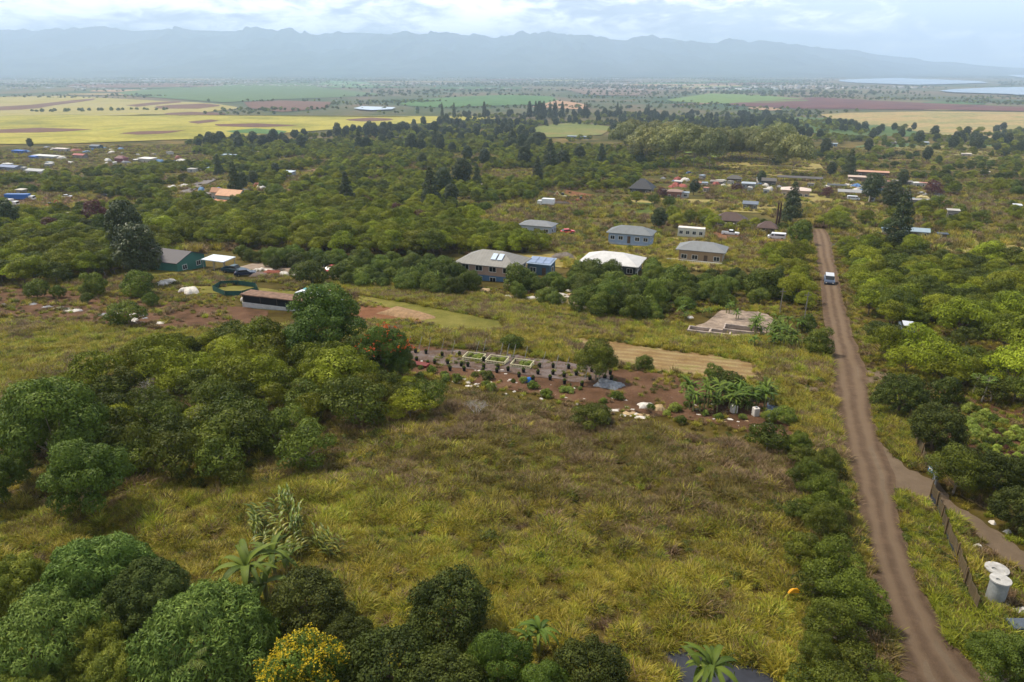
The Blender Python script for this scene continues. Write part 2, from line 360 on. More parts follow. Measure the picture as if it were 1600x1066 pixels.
# ------------------------------------------------------------------ land
ground()
ZF=float(prof(29000))
def el2z(Y,row):      # height that shows at an image row when standing Y metres ahead
    dx,dy,dz=ray(800,row); return CAMZ+dz/dy*Y
def mountains():
    ctl=[(-300,50),(0,44),(90,46),(180,50),(330,49),(420,49),(480,50),(540,56),(590,51),(640,54),(700,56),(760,62),(830,56),(880,57),(930,62),(960,65),(1005,60),(1035,66),(1075,69),
         (1088,65),(1120,70),(1180,72),(1200,77),(1230,77),(1262,80),(1290,86),(1330,91),(1370,98),(1410,101),(1480,107.5),(1900,108)]
    c=np.array(ctl,float); us=np.linspace(-1.15,1.15,900); px=us*math.cos(PITCH)*1.0
    # rows of the range, from its foot to the crest and the far side
    T=np.concatenate([np.linspace(0,1,120),np.linspace(1.02,1.3,14)])
    U=us[None,:]; top=np.interp(U*F*.93+800,c[:,0],c[:,1]-.8); ztop=el2z(18500,top)
    Y=9500+T[:,None]*9000+0*U; X=U*Y
    base=ZF-2
    s=np.where(T<=1,T**1.7,np.maximum(0,1-(T-1)*2.0))[:,None]
    spur=1-np.abs(2*fbm(X/1700+3,Y/4200+8,5)-1)*1.7           # ridges running down towards the plain
    spur2=1-np.abs(2*fbm(X/620+13,Y/2300+2,4)-1)*1.8
    ridge=np.clip(.6*spur+.4*spur2,-.3,1)
    f=np.clip(s*(1+ 1.0*(ridge-.62)*np.clip(4*T[:,None]*(1.12-T[:,None]),0,1)),0,1.6)
    crest=np.exp(-((T[:,None]-1)/.03)**2)
    Z=base+(ztop-base)*(f*(1-crest)+crest*(1+.05*(fbm(X/420,0*X+3,4)-.5)))
    Z=np.maximum(Z,base)
    V=np.stack([X,Y,Z],-1).reshape(-1,3); i=np.arange(len(V)).reshape(X.shape)
    fc=np.stack([i[:-1,:-1],i[:-1,1:],i[1:,1:],i[1:,:-1]],-1).reshape(-1,4)
    m=earth('mountain_forest',['#22302a','#2c3c34','#3e4c40','#4a4c44'],.0012,.01,.5)
    tag(link('mountains',mk('mountains',V,fc,[m],smooth=True)),'long mountain range with its tops in the cloud','mountains',kind='structure')
    return float(Z.max())
ZM=mountains()
HAZE_TOP=ZM+10
def haze2():
    mb=MB().box(-33000,33000,-3000,29500,ZF-5,HAZE_TOP)
    m=bpy.data.materials.new('haze'); m.use_nodes=True; nt=m.node_tree; nt.nodes.clear()
    o=nt.nodes.new('ShaderNodeOutputMaterial'); v=nt.nodes.new('ShaderNodeVolumePrincipled')
    v.inputs['Color'].default_value=(.61,.78,1,1); v.inputs['Density'].default_value=HAZE; v.inputs['Anisotropy'].default_value=0
    nt.links.new(v.outputs[0],o.inputs['Volume'])
    tag(mb.build('haze',m),'pale blue haze over the whole plain','haze',kind='stuff')
haze2()
# road and tracks
M_ROAD=None
def road_mat(name,base,tr,width,cx,ang,dirt):
    m=earth(name,base,.9,14,1.0); nt=m.node_tree;N=nt.nodes;L=nt.links; b=nt.nodes['Principled BSDF']
    src=b.inputs['Base Color'].links[0].from_socket
    a=N.new('ShaderNodeAttribute'); a.attribute_name='across'
    r=N.new('ShaderNodeValToRGB'); e=r.color_ramp.elements
    e[0].position=0; e[0].color=(.45,.45,.45,1); e[1].position=1; e[1].color=(.5,.5,.5,1)
    for p,v in ((.1,.28),(.2,.25),(.3,.85),(.38,.8),(.48,.3),(.56,.4),(.66,.95),(.76,.8),(.88,.2)): x=e.new(p); x.color=(v,v,v,1)
    ge=N.new('ShaderNodeNewGeometry'); n=N.new('ShaderNodeTexNoise'); n.inputs['Scale'].default_value=.35; n.inputs['Detail'].default_value=4; L.new(ge.outputs['Position'],n.inputs['Vector'])
    ad=N.new('ShaderNodeMath'); ad.operation='MULTIPLY_ADD'; ad.inputs[1].default_value=.16; L.new(n.outputs[0],ad.inputs[0])
    sb=N.new('ShaderNodeMath'); sb.operation='SUBTRACT'; sb.inputs[1].default_value=.08; L.new(a.outputs['Fac'],sb.inputs[0]); L.new(sb.outputs[0],ad.inputs[2]); L.new(ad.outputs[0],r.inputs[0])
    mx=N.new('ShaderNodeMixRGB'); mx.inputs[2].default_value=lin(tr); ml=N.new('ShaderNodeMath'); ml.operation='MULTIPLY'; ml.inputs[1].default_value=.9
    L.new(r.outputs[0],ml.inputs[0]); L.new(ml.outputs[0],mx.inputs[0]); L.new(src,mx.inputs[1]); L.new(mx.outputs[0],b.inputs['Base Color']); return m
def track(name,LR,mat,off,label):
    """strip of road from (row, left px, right px) stations"""
    A=np.array(LR,float); n=14; rows=np.concatenate([np.arange(A[0,0],A[-1,0],-1.0),[A[-1,0]]])
    l=np.interp(-rows,-A[:,0],A[:,1]); r=np.interp(-rows,-A[:,0],A[:,2]); jr=np.random.default_rng(5)
    w=(rows-100)/900*7; l=l+w*(vnoise(rows/23,0*rows+3)-.5); r=r+w*(vnoise(rows/17,0*rows+9)-.5)
    t=np.linspace(0,1,n+1); PX=l[:,None]+(r-l)[:,None]*t; PY=np.repeat(rows[:,None],n+1,1)
    X,Y,_=G(PX,PY); Z=H(X,Y)+off; Z-=0.05*np.exp(-((t-.34)/.05)**2)*(Y<90)+0.05*np.exp(-((t-.7)/.05)**2)*(Y<90)
    V=np.stack([X,Y,Z],-1).reshape(-1,3); i=np.arange(len(V)).reshape(X.shape)
    f=np.stack([i[:-1,:-1],i[:-1,1:],i[1:,1:],i[1:,:-1]],-1).reshape(-1,4)
    me=mk(name,V,f,[mat],attr={'across':np.tile(t,len(rows))},smooth=True)
    return tag(link(name,me),label,'road',kind='structure')
rm=road_mat('road_dirt',['#453529','#554335','#675241'],'#7c6955',0,0,0,0)
rm2=road_mat('track_dirt',['#4c3f33','#5c4e40','#6c5c4c'],'#8f7c66',0,0,0,0)
ROAD=[(1190,1450,1640),(1066,1409,1546),(1010,1397,1490),(966,1380,1466),(900,1362,1434),(866,1352,1421),(800,1340,1405),(766,1332,1399),(735,1325,1396),(700,1315,1379),(650,1306,1367),(600,1299,1358),(575,1297,1356),(560,1295,1346),(530,1291,1335),(500,1286,1327),(470,1284,1319),(438,1282,1312),(400,1273,1303),(380,1271,1300),(365,1269,1294),(358,1268,1289)]
track('road',ROAD,rm,.06,'long straight dirt road running down between the fields')
ROADP=[(l,y) for y,l,r in ROAD]+[(r,y) for y,l,r in ROAD[::-1]]
DRIVE=[(1376,690),(1400,716),(1440,744),(1465,752),(1492,790),(1540,820),(1612,868),(1612,905),(1560,872),(1510,822),(1480,800),(1450,784),(1398,762),(1380,790),(1355,700)]
sheet('driveway',DRIVE,rm2,.04,3,'gravel driveway branching off the dirt road to the gate')
sheet('track',[(1338,572),(1356,574),(1400,586),(1450,600),(1450,612),(1400,604),(1356,612),(1345,600)],rm2,.04,3,'shaded dirt track turning right off the road')
sheet('track',[(1245,604),(1300,600),(1308,612),(1250,614)],rm2,.09,1,'short dirt spur left of the road')
sheet('track',[(428,299),(446,283),(470,272),(500,259),(507,262),(478,279),(462,290),(447,304)],earth('track_red',['#6c5440','#806850'],.2,2),.12,1,'pale brown dirt track climbing beside the tan roofed house')
sheet('road',[(262,322),(285,318),(292,305),(310,294),(335,283),(353,275),(350,272),(325,280),(300,289),(278,303),(270,312)],earth('asphalt_old',['#6a6462','#7b7472'],.2,2),.12,1,'grey lane in the hollow beside the houses')
# soil, lawns and yards near the camera
soil=earth('soil_brown',['#42301f','#533c2a','#614735','#6d5440'],.25,5,.8)
soilr=earth('soil_red',['#5e3e28','#704b33','#7f5c42'],.2,4,.7)
tan=earth('mown_tan',['#6d5a36','#877049','#92805a','#7b7a3c'],.22,5,.9,furrow=(GRID+.0,1.6,.5,'#6d5038'))
lawn=earth('lawn_green',['#50511f','#625f27','#706a32','#7a7038'],.2,4,.6)
yard=earth('yard_gravel',['#7a6b5c','#8d7d6e','#97887a'],.4,6,.5)
dry=earth('dry_grass',['#6a6030','#857642','#8f8350','#7a7a30'],.12,3,.9)
ylg=earth('yellow_grass',['#5a5520','#716a26','#7d7230','#756838'],.15,4,.9)
sheet('soil',[(600,560),(640,538),(700,546),(760,552),(900,570),(990,580),(1100,592),(1190,625),(1240,650),(1240,690),(1180,680),(1130,664),(1040,652),(960,640),(880,626),(800,610),(740,600),(690,588),(650,586)],soil,.05,3,'bare brown soil of the nursery plot')
sheet('soil',[(-40,452),(60,448),(120,456),(180,462),(240,470),(330,478),(420,486),(420,510),(330,508),(240,516),(150,505),(100,500),(-40,488)],soil,.05,3,'bare brown strip on the left edge')
sheet('soil',[(535,478),(600,479),(650,488),(660,505),(620,508),(565,503)],soilr,.06,2,'red soil patch in front of the long bus')
sheet('soil',[(1440,596),(1480,606),(1540,630),(1640,655),(1640,830),(1590,800),(1545,760),(1500,720),(1470,670),(1430,620)],earth('soil_garden',['#3d2b20','#52392a','#654936'],.3,6,.9),.05,3,'brown soil of the planted garden at the right')
sheet('soil',[(1490,740),(1530,735),(1575,768),(1575,800),(1540,798),(1500,776)],tan,.07,2,'heap of dry straw litter beside the driveway')
sheet('field',[(890,525),(960,532),(1050,545),(1130,556),(1180,566),(1188,592),(1150,600),(1060,588),(1000,578),(940,562)],tan,.05,3,'mown tan field with furrows')
sheet('lawn',[(560,462),(620,470),(700,484),(790,502),(800,520),(740,522),(690,512),(640,500),(600,482),(560,476)],lawn,.05,3,'mown light green strip')
sheet('lawn',[(200,438),(300,445),(420,452),(520,462),(560,470),(500,470),(380,462),(200,450)],lawn,.045,3,'mown grass beside the green house')
sheet('yard',[(372,418),(420,408),(500,414),(560,428),(530,438),(460,434),(400,432)],yard,.06,2,'pale gravel yard with parked cars')
sheet('yard',[(870,462),(950,462),(1000,476),(985,490),(900,482)],yard,.045,3,'pale littered ground under the orchard trees')
sheet('yard',[(1075,520),(1130,484),(1195,488),(1210,500),(1200,528),(1130,532)],earth('yard_ruin',['#5b5048','#8a7a6c','#a39282'],.35,3,.5),.06,2,'cracked pale slab around the ruined pens')
sheet('soil',[(1108,362),(1160,362),(1215,368),(1250,372),(1230,380),(1150,376),(1100,372)],soilr,.1,1,'red dirt lot below the brown roofed houses')
sheet('soil',[(850,304),(885,298),(930,306),(930,322),(890,328),(850,322)],soilr,.12,1,'red dirt lot around the white box truck')
sheet('soil',[(-20,305),(60,306),(130,308),(145,318),(110,330),(40,332),(-20,332)],earth('soil_lot',['#74503e','#876049','#947666'],.1,2),.12,1,'pinkish dirt lot at the left edge')
sheet('soil',[(1460,1000),(1475,1012),(1560,1060),(1560,1090),(1420,1090)],rm2,.04,3,'gravel shoulder at the foot of the road')
for i,(p,l) in enumerate([
 ([(740,405),(880,392),(900,380),(1060,372),(1250,395),(1250,425),(1060,410),(1000,420),(880,420),(800,412)],'dry yellow grass around the white roofed house'),
 ([(720,330),(760,345),(800,335),(840,360),(900,375),(880,395),(790,385),(730,360)],'dry grass on the slope above the pink house'),
 ([(1120,262),(1080,250),(1150,240),(1240,243),(1280,256),(1290,272),(1210,276),(1130,270)],'golden dry field in front of the big grove'),
 ([(1230,300),(1300,308),(1350,318),(1400,330),(1390,345),(1300,345),(1220,330),(1210,310)],'dry grass paddock below the long sheds'),
 ([(1340,352),(1400,368),(1500,380),(1600,378),(1600,400),(1540,398),(1440,392),(1370,372)],'dry grass strip at the right edge'),
 ([(1000,310),(1200,318),(1230,335),(1050,330),(960,320)],'pale grass behind the brown roofed houses')]):
    sheet('grass_field',p,dry,.08,2,l,seed=i)
sheet('grass_field',[(800,372),(870,366),(950,376),(1060,380),(1200,390),(1250,400),(1180,408),(1020,396),(880,388)],ylg,.12,2,'bright yellow grass between the houses',seed=9)
sheet('grass_field',[(60,425),(120,412),(230,415),(320,425),(330,436),(200,440),(90,440)],ylg,.08,2,'bright yellow grass in front of the green house',seed=8)
# the far plain
rf=random.Random(12)
PALF=[['#3f5a34','#4d683c'],['#5c7440','#6d8248'],['#7e6e4c','#8f7e58'],['#64483c','#6e5244'],['#8f8850','#7c7a44'],['#4a5e40','#586c46'],['#94785c','#a08468'],['#55603c','#666c44']]
for i in range(60):
    far_=i<40; y_=rf.uniform(113,149) if far_ else rf.uniform(158,232); x_=rf.uniform(-80,1600) if far_ else rf.uniform(1000,1640); w_=rf.uniform(50,190) if far_ else rf.uniform(40,130); h_=(y_-106)*rf.uniform(.05,.1)*(1 if far_ else .8); sk=rf.uniform(-30,30)
    if (y_>148 and x_<1000) or (x_+w_>1290 and y_<150) : continue
    sheet('field',[(x_,y_),(x_+w_*.5,y_-h_*.3),(x_+w_,y_),(x_+w_+sk,y_+h_),(x_+w_*.5+sk,y_+h_*1.15),(x_+sk,y_+h_)],earth('crop_block',rf.choice(PALF),.01,.1,.3,detail=6),.15,.4,'narrow block of cropland on the far plain',seed=i)
def fld(poly,cols,label,sc=.01,fur=None,name='field',fine=.15,off=.25):
    m=earth('crop_'+label.replace(' ','_')[:30],cols,sc,fine,.4,furrow=fur,detail=6); sheet(name,poly,m,off,1.0,label,seed=len(label))
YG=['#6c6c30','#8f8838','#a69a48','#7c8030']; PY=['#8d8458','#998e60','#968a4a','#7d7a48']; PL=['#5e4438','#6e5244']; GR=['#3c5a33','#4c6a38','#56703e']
fld([(-60,186),(40,180),(160,182),(215,178),(300,183),(345,188),(470,184),(560,181),(700,182),(780,184),(760,190),(680,193),(620,195),(560,200),(480,206),(400,212),(330,217),(200,222),(100,226),(-60,226)],YG,'sunlit yellow green field on the left',sc=.006,fur=(GRID+.5,16,.35,'#6e7030'))  # patch of sunlight is put into the brighter crop colours
sheet('field',[(960,316),(1060,321),(1112,334),(1090,348),(1040,338),(950,330)],earth('crop_rows',['#3c4c1c','#566426','#6a6e34'],.1,1,.6,furrow=(GRID,5,.6,'#2c3814')),.15,2,'green crop rows behind the brown roofed houses')
fld([(-60,152),(100,151),(180,155),(235,158),(330,162),(380,170),(330,175),(290,182),(215,178),(160,182),(40,181),(-60,186)],PY,'pale straw coloured field above the yellow one',sc=.006,fur=(GRID+.2,22,.4,'#7a7444'))
for k,(p,l) in enumerate([([(-60,170),(40,166),(110,158),(150,155),(145,158),(90,165),(50,172),(-60,176)],'plowed stripe at the far left'),
 ([(185,167),(240,161),(280,159),(300,160),(250,164),(215,168)],'narrow plowed stripe in the straw field'),
 ([(280,164),(320,163),(352,166),(310,171),(250,171),(235,168)],'dark plowed patch in the straw field'),
 ([(180,210),(230,206),(290,205),(260,210),(215,212)],'brown stripe in the yellow field'),
 ([(290,192),(330,188),(345,190),(310,195)],'small dark stain in the yellow field'),
 ([(540,188),(580,185),(620,187),(600,191),(550,191)],'brown strip at the end of the yellow field'),
 ([(-60,206),(60,201),(150,203),(90,208),(-60,211)],'faint brown streak in the lower yellow field'),
 ([(330,196),(400,194),(470,197),(420,200),(350,200)],'thin brown streak in the right of the yellow field'),
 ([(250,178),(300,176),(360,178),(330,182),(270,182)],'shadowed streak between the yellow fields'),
 ([(380,160),(440,158),(520,160),(510,170),(440,176),(390,170)],'fallow brown block past the yellow field'),
 ([(100,133),(200,131),(345,131),(352,136),(220,138),(110,137)],'thin red soil strip far off')]): fld(p,PL,l,off=.5)
fld([(350,206),(400,202),(450,206),(440,211),(370,210)],GR,'dark green wedge in the yellow field',off=.6)
fld([(180,145),(240,140),(320,137),(380,132),(480,131),(500,138),(600,148),(560,152),(440,156),(350,161),(280,156),(200,150)],['#475c3a','#55673f','#4c6a44'],'wide green crop block across the middle distance')
fld([(620,163),(640,158),(700,153),(790,149),(860,151),(872,157),(850,166),(760,166),(690,169),(650,168)],GR,'dark green field with straight edges')
fld([(495,133),(515,127),(560,128),(600,133),(580,137),(520,138)],['#55734a','#5f7c4e'],'small bright green field far off')
fld([(830,168),(870,158),(905,162),(930,170),(900,172)],['#9a7a60','#a88668'],'bare pale hump of dirt',off=.5)
fld([(1040,157),(1110,147),(1180,149),(1270,157),(1250,160),(1140,163),(1060,161)],['#566c3a','#64783f','#5c7440'],'light green field beyond the grove')
fld([(1120,164),(1200,158),(1280,153),(1400,160),(1650,170),(1650,176),(1500,173),(1330,172),(1220,170)],['#4c3434','#5f3c38','#6a4640'],'long reddish purple plowed field')
fld([(1280,180),(1340,176),(1480,175),(1660,176),(1660,214),(1560,222),(1460,210),(1390,200),(1330,196)],['#8d7850','#9d875c','#7c7a4c','#a28a60'],'golden brown field at the right')
fld([(1130,188),(1200,183),(1300,185),(1380,196),(1460,215),(1370,214),(1280,210),(1180,196)],['#4c6336','#5c7440','#7e7a4a'],'striped green crop strips at the right',fur=(GRID,14,.9,'#2b3d24'))
fld([(980,190),(1040,184),(1090,183),(1150,190),(1080,196)],['#5a7434','#6f8238'],'small light green field past the woods')
fld([(820,210),(840,198),(900,192),(960,200),(940,212),(860,216)],['#5c6432','#6b713c','#7c6e46'],'yellow green pasture by the low grey house')
fld([(1050,243),(1090,236),(1140,240),(1110,252),(1060,252)],['#667a30','#7c8a3a'],'fresh green field at the grove foot')
fld([(880,140),(960,136),(1030,142),(1000,150),(920,150)],['#7a6a5a','#6a5a50'],'brown open ground in the far plain')
fld([(1380,232),(1480,226),(1660,236),(1660,248),(1500,252)],['#6f6a3a','#83784a'],'tan rough pasture at the right edge')
water=bpy.data.materials.new('water'); water.use_nodes=True; b_=water.node_tree.nodes['Principled BSDF']; b_.inputs['Base Color'].default_value=lin('#5d7488'); b_.inputs['Roughness'].default_value=.25
sheet('water',[(1300,126.5),(1340,124),(1400,123.2),(1440,124.5),(1530,128),(1545,131),(1480,133),(1430,134),(1370,132),(1320,130)],water,3,0,'pale inlet of the harbour')
sheet('water',[(1462,144),(1500,140),(1560,138),(1660,136),(1660,150),(1590,150),(1540,146),(1500,147)],water,3,0,'nearer arm of the harbour at the right edge')
sheet('water',[(1570,119),(1600,116),(1700,114),(1700,122),(1600,123)],water,4,0,'far strip of sea at the right edge')
# ------------------------------------------------------------------ foliage shapes
def leaves(C,Nn,Lg,Wd,droop,r,curl=.35):
    n=len(C); t=r.normal(size=(n,3)); t-= (t*Nn).sum(1)[:,None]*Nn; t/=np.linalg.norm(t,axis=1)[:,None]+1e-9
    t=t+Nn*r.uniform(-.1,.6,(n,1)); t[:,2]-=droop; t/=np.linalg.norm(t,axis=1)[:,None]+1e-9
    s=np.cross(t,Nn+r.normal(0,curl,(n,3))); s/=np.linalg.norm(s,axis=1)[:,None]+1e-9
    L=(Lg*r.uniform(.7,1.3,n))[:,None]; W_=(Wd*r.uniform(.7,1.3,n))[:,None]
    a=C-t*L*.5; b=C+s*W_*.5-t*L*.05; c=C+t*L*.5; d=C-s*W_*.5-t*L*.05
    return np.stack([a,b,c,d],1).reshape(-1,3)
def crown_arrays(P,dens,Lg,Wd,droop,seed,low=-.35,cull=.8,rough=.12,flat=.75,tv=.5):
    """P: (n,4) puffs x,y,z,r ; leaves sit over the upper side of every puff"""
    r=np.random.default_rng(seed); P=np.asarray(P,float); Cs=[];Ns=[];Ts=[]
    pt=r.random(len(P))
    for i,(x,y,z,q) in enumerate(P):
        n=int(dens*4*math.pi*q*q*(1-low)/2)+3
        d=r.normal(size=(n*2,3)); d/=np.linalg.norm(d,axis=1)[:,None]; d=d[d[:,2]>low][:n]
        c=np.array([x,y,z])+d*q*r.normal(1,rough,(len(d),1))*[1,1,flat]
        keep=np.ones(len(c),bool)
        for j in range(len(P)):
            if j!=i:
                e=(c-P[j,:3])/[1,1,flat]; keep&=(e*e).sum(1)>(cull*P[j,3])**2
        c=c[keep]; d=d[keep]
        Cs.append(c);Ns.append(d);Ts.append(np.clip(pt[i]*tv+(1-tv)*r.random(len(c)),0,1))
    C=np.vstack(Cs);N_=np.vstack(Ns);T=np.concatenate(Ts)
    V=leaves(C,N_,Lg,Wd,droop,r); F_=np.arange(len(V)).reshape(-1,4)
    return V,F_,np.repeat(T,4)
def crown_mesh(name,mat,*a,**k):
    V,F_,T=crown_arrays(*a,**k); return mk(name,V,F_,[mat],attr={'tint':T})
def dome(n,R,h0,hd,r0,r1,seed,inner=.15,sq=1):
    r=np.random.default_rng(seed); out=[]
    for i in range(n):
        q=math.sqrt((i+.5)/n); a=i*2.39996+r.uniform(-.4,.4); rad=R*q*r.uniform(.85,1.05)
        out.append((rad*math.cos(a),rad*math.sin(a)*sq,h0+hd*(1-q*q)*r.uniform(.8,1.1)+r.normal(0,inner),r.uniform(r0,r1)))
    return out
def limbs(P,base_r,fork,seed,bare=0,lean=0):
    r=np.random.default_rng(seed); mb=MB(); P=sorted(P,key=lambda p:-p[3])[:9]
    tops=np.array([p[:3] for p in P]); c=tops.mean(0); f=np.array([c[0]*.15+lean,c[1]*.15,fork])
    mid=f*.5+r.normal(0,.06*fork,3)*[1,1,0]
    mb.tube([(0,0,-.3),tuple(mid),tuple(f)],[base_r,base_r*.8,base_r*.65],7)
    for t in tops:
        m=f+(t-f)*.5+[0,0,-.1*abs(t[2]-f[2])]+r.normal(0,.12*fork*.4,3)
        mb.tube([tuple(f),tuple(m),tuple(t)],[base_r*.5,base_r*.3,base_r*.1],5)
    return mb
BARK=plain('#6b5d4f',.9,noise=.3,scale=3,bump=.5); BARKP=plain('#8d8273',.9,noise=.3,scale=3,bump=.5)
KIND={}
def kind(name,variants,R,Ht,lod=None): KIND[name]=dict(v=variants,R=R,H=Ht,j={})
def joined(k,i):
    K=KIND[k]
    if i not in K['j']:
        cm,tm=K['v'][i][:2]
        V=[];Fs=[];mi=[];T=[];n=0
        for q,me in enumerate((cm,tm)):
            v=np.zeros(len(me.vertices)*3,np.float32); me.vertices.foreach_get('co',v); v=v.reshape(-1,3)
            Fq=[list(p.vertices) for p in me.polygons]
            V.append(v); Fs+= [[a+n for a in f] for f in Fq]; mi+=[q]*len(Fq); n+=len(v)
            if q==0: t=np.zeros(len(v),np.float32); me.attributes['tint'].data.foreach_get('value',t); T.append(t)
            else: T.append(np.full(len(v),.5,np.float32))
        by={}; 
        for f,m_ in zip(Fs,mi): by.setdefault(len(f),[]).append((f,m_))
        fl=[np.array([f for f,_ in by[s]]) for s in by]; ml=np.concatenate([[m_ for _,m_ in by[s]] for s in by])
        K['j'][i]=mk(k,np.vstack(V),fl,[cm.materials[0],tm.materials[0]],ml,{'tint':np.concatenate(T)})
    return K['j'][i]
# kinds -------------------------------------------------------------
L_SCRUB=leafmat('leaf_scrub','#424a0e','#828a22',spec=.12,var=.38,patch=.35,pscale=.06,trans=.25)
L_SCRUBL=leafmat('leaf_scrub_light','#565c12','#8c902a',spec=.12,var=.3,patch=.3,pscale=.05,trans=.3)
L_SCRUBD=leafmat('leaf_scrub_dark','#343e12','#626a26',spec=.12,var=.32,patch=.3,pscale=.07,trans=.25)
L_MANGO=leafmat('leaf_mango','#445c1c','#788e3c','#9aa64e',var=.15,patch=.12,trans=.12,rough=.6,spec=.2)
L_MANGO2=leafmat('leaf_mango_fresh','#4a5a1c','#80882e','#979a3c',var=.12,patch=.12,trans=.25,rough=.6,spec=.2)
L_DARK=leafmat('leaf_dark','#2a3212','#525a22',var=.18,patch=.15,trans=.2,rough=.65,spec=.15)
L_ORCH=leafmat('leaf_orchard','#334416','#646f26',spec=.12,var=.38,patch=.25,pscale=.05,trans=.2)
L_PINE=leafmat('leaf_pine','#2c381a','#47502a',var=.2,patch=.2,pscale=.01,trans=.1)
L_EUC=leafmat('leaf_grove','#5c6434','#8d8c4c',var=.22,patch=.3,pscale=.01,trans=.25)
L_RED=leafmat('leaf_red','#3a1c20','#5a2c2a',var=.2,trans=.2)
L_BIG=leafmat('leaf_broad','#384c14','#66782c',spec=.15,var=.12,patch=.2,trans=.25)
def set_scrub(name,mat,seed0,n=4,h0=2.4,hd=1.7,R=2.5,dens=42,L=.26,Wd=.13,bark=BARK,np_=15,r0=.75,r1=1.15,low=-.25,flat=.62):
    vs=[]
    for i in range(n):
        P=dome(np_,R*random.uniform(.9,1.08),h0,hd,r0,r1,seed0+i,inner=.35,sq=random.uniform(.8,1))
        P+=[(p[0]*.75,p[1]*.75,p[2]-1.1*r0-.2,r1*.8) for p in P[::3]]
        vs.append((crown_mesh('crown',mat,P,dens,L,Wd,.1,seed0+i,low=low,flat=flat),limbs(P,.13,h0*.45,seed0+i).mesh('trunk',bark)))
    kind(name,vs,R+.7,h0+hd+.6)
set_scrub('scrub_tree',L_SCRUB,10)
KIND['scrub_tree_light']=dict(v=[],R=KIND['scrub_tree']['R'],H=KIND['scrub_tree']['H'],j={})
for a_,b_ in KIND['scrub_tree']['v'][:3]:
    a2=a_.copy(); a2.materials[0]=L_SCRUBL; KIND['scrub_tree_light']['v'].append((a2,b_))
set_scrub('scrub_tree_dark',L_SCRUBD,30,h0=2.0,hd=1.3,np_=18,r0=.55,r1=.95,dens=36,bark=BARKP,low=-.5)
set_scrub('orchard_tree',L_ORCH,50,n=5,h0=1.6,hd=1.6,R=1.9,r0=.8,r1=1.2,dens=38,L=.3,Wd=.15,low=-.6,flat=.8)
set_scrub('grove_tree',L_EUC,70,n=4,h0=7,hd=5,R=5.2,np_=20,r0=1.6,r1=2.6,dens=9,L=.6,Wd=.35,bark=BARKP,low=-.6,flat=.8)
set_scrub('red_tree',L_RED,90,n=2,h0=2,hd=1.8,R=2.2,dens=30,low=-.6,flat=.8)
set_scrub('broad_tree',L_BIG,110,n=3,h0=3.2,hd=3.4,R=3.4,np_=38,r0=.55,r1=1.1,dens=90,L=.22,Wd=.11,bark=BARKP,low=-.5,flat=.75)
set_scrub('roadside_tree',leafmat('leaf_roadside','#363e12','#6a7226',spec=.12,var=.2,patch=.25,pscale=.3,trans=.2),130,n=4,h0=2.2,hd=2.8,R=2.4,np_=30,r0=.55,r1=.95,dens=85,L=.2,Wd=.09,low=-.6,flat=.75,bark=BARKP)
def set_round(name,mat,seed0,n,R,Ht,dens,L,Wd,droop,np_,r0,r1,base=.3,flat=.85,cull=.82,rough=.1):
    vs=[]
    for i in range(n):
        r=np.random.default_rng(seed0+i); P=[]
        for k in range(np_):
            z=1-1.25*(k+.5)/np_; a=k*2.39996; q=math.sqrt(max(0,1-z*z)); j=r.uniform(.74,1.1)
            P.append((R*q*math.cos(a)*j,R*q*math.sin(a)*j,Ht*base+(Ht*(1-base)-r0)*(max(z,-.3)*j),r.uniform(r0,r1)))
        vs.append((crown_mesh('crown',mat,P,dens,L,Wd,droop,seed0+i,low=-.5,flat=flat,cull=cull,rough=rough),limbs(P,.22,Ht*.3,seed0+i).mesh('trunk',BARK)))
    kind(name,vs,R+r1*.6,Ht)
set_round('mango_tree',L_MANGO,200,3,3.4,5.2,95,.34,.09,.75,95,.5,.85,base=.35)
set_round('mango_fresh',L_MANGO2,220,2,3.2,4.8,95,.34,.085,.75,85,.45,.8,base=.35)
set_round('dark_tree',L_DARK,240,3,2.5,5.0,110,.19,.11,.05,54,.38,.75,base=.4,rough=.2)
set_round('shrub',L_ORCH,260,3,.55,1.1,170,.16,.08,.1,9,.25,.4,base=.35)
set_round('shrub_light',leafmat('leaf_shrub_light','#5c6c26','#93a03e','#a9ac50',var=.2,trans=.3),270,3,.55,1.2,170,.18,.07,.2,9,.25,.4,base=.35)
def pines():
    vs=[]
    for i in range(3):
        r=np.random.default_rng(300+i); P=[]; Ht=11
        for k in range(30):
            t=k/29; z=1.5+t*(Ht-1.8); w=(1-t)**.75*2.1*r.uniform(.6,1.1); a=k*2.4
            P.append((w*math.cos(a),w*math.sin(a),z,.5+.75*(1-t)*r.uniform(.7,1.1)))
        vs.append((crown_mesh('crown',L_PINE,P,22,.42,.16,.15,300+i,low=-.7,flat=.8),MB().tube([(0,0,-.3),(0,.1,5),(0,0,Ht-.5)],[.22,.14,.03],6).mesh('trunk',BARK)))
    kind('pine_tree',vs,2.5,11)
    vs=[]
    for i in range(3):
        r=np.random.default_rng(330+i); P=[]
        for k in range(34):
            t=(k+.5)/34; z=2.2+t*6.2; w=math.sin(math.pi*(.12+.83*t))**.8*2.5*math.sqrt(r.random()*.6+.4); a=k*2.4
            P.append((w*math.cos(a),w*math.sin(a),z,r.uniform(.7,1.15)))
        vs.append((crown_mesh('crown',L_PINE,P,26,.36,.18,.05,330+i,low=-.7,flat=.85),limbs(P,.25,3,330+i).mesh('trunk',BARK)))
    kind('tall_tree',vs,3.3,9.3)
pines()
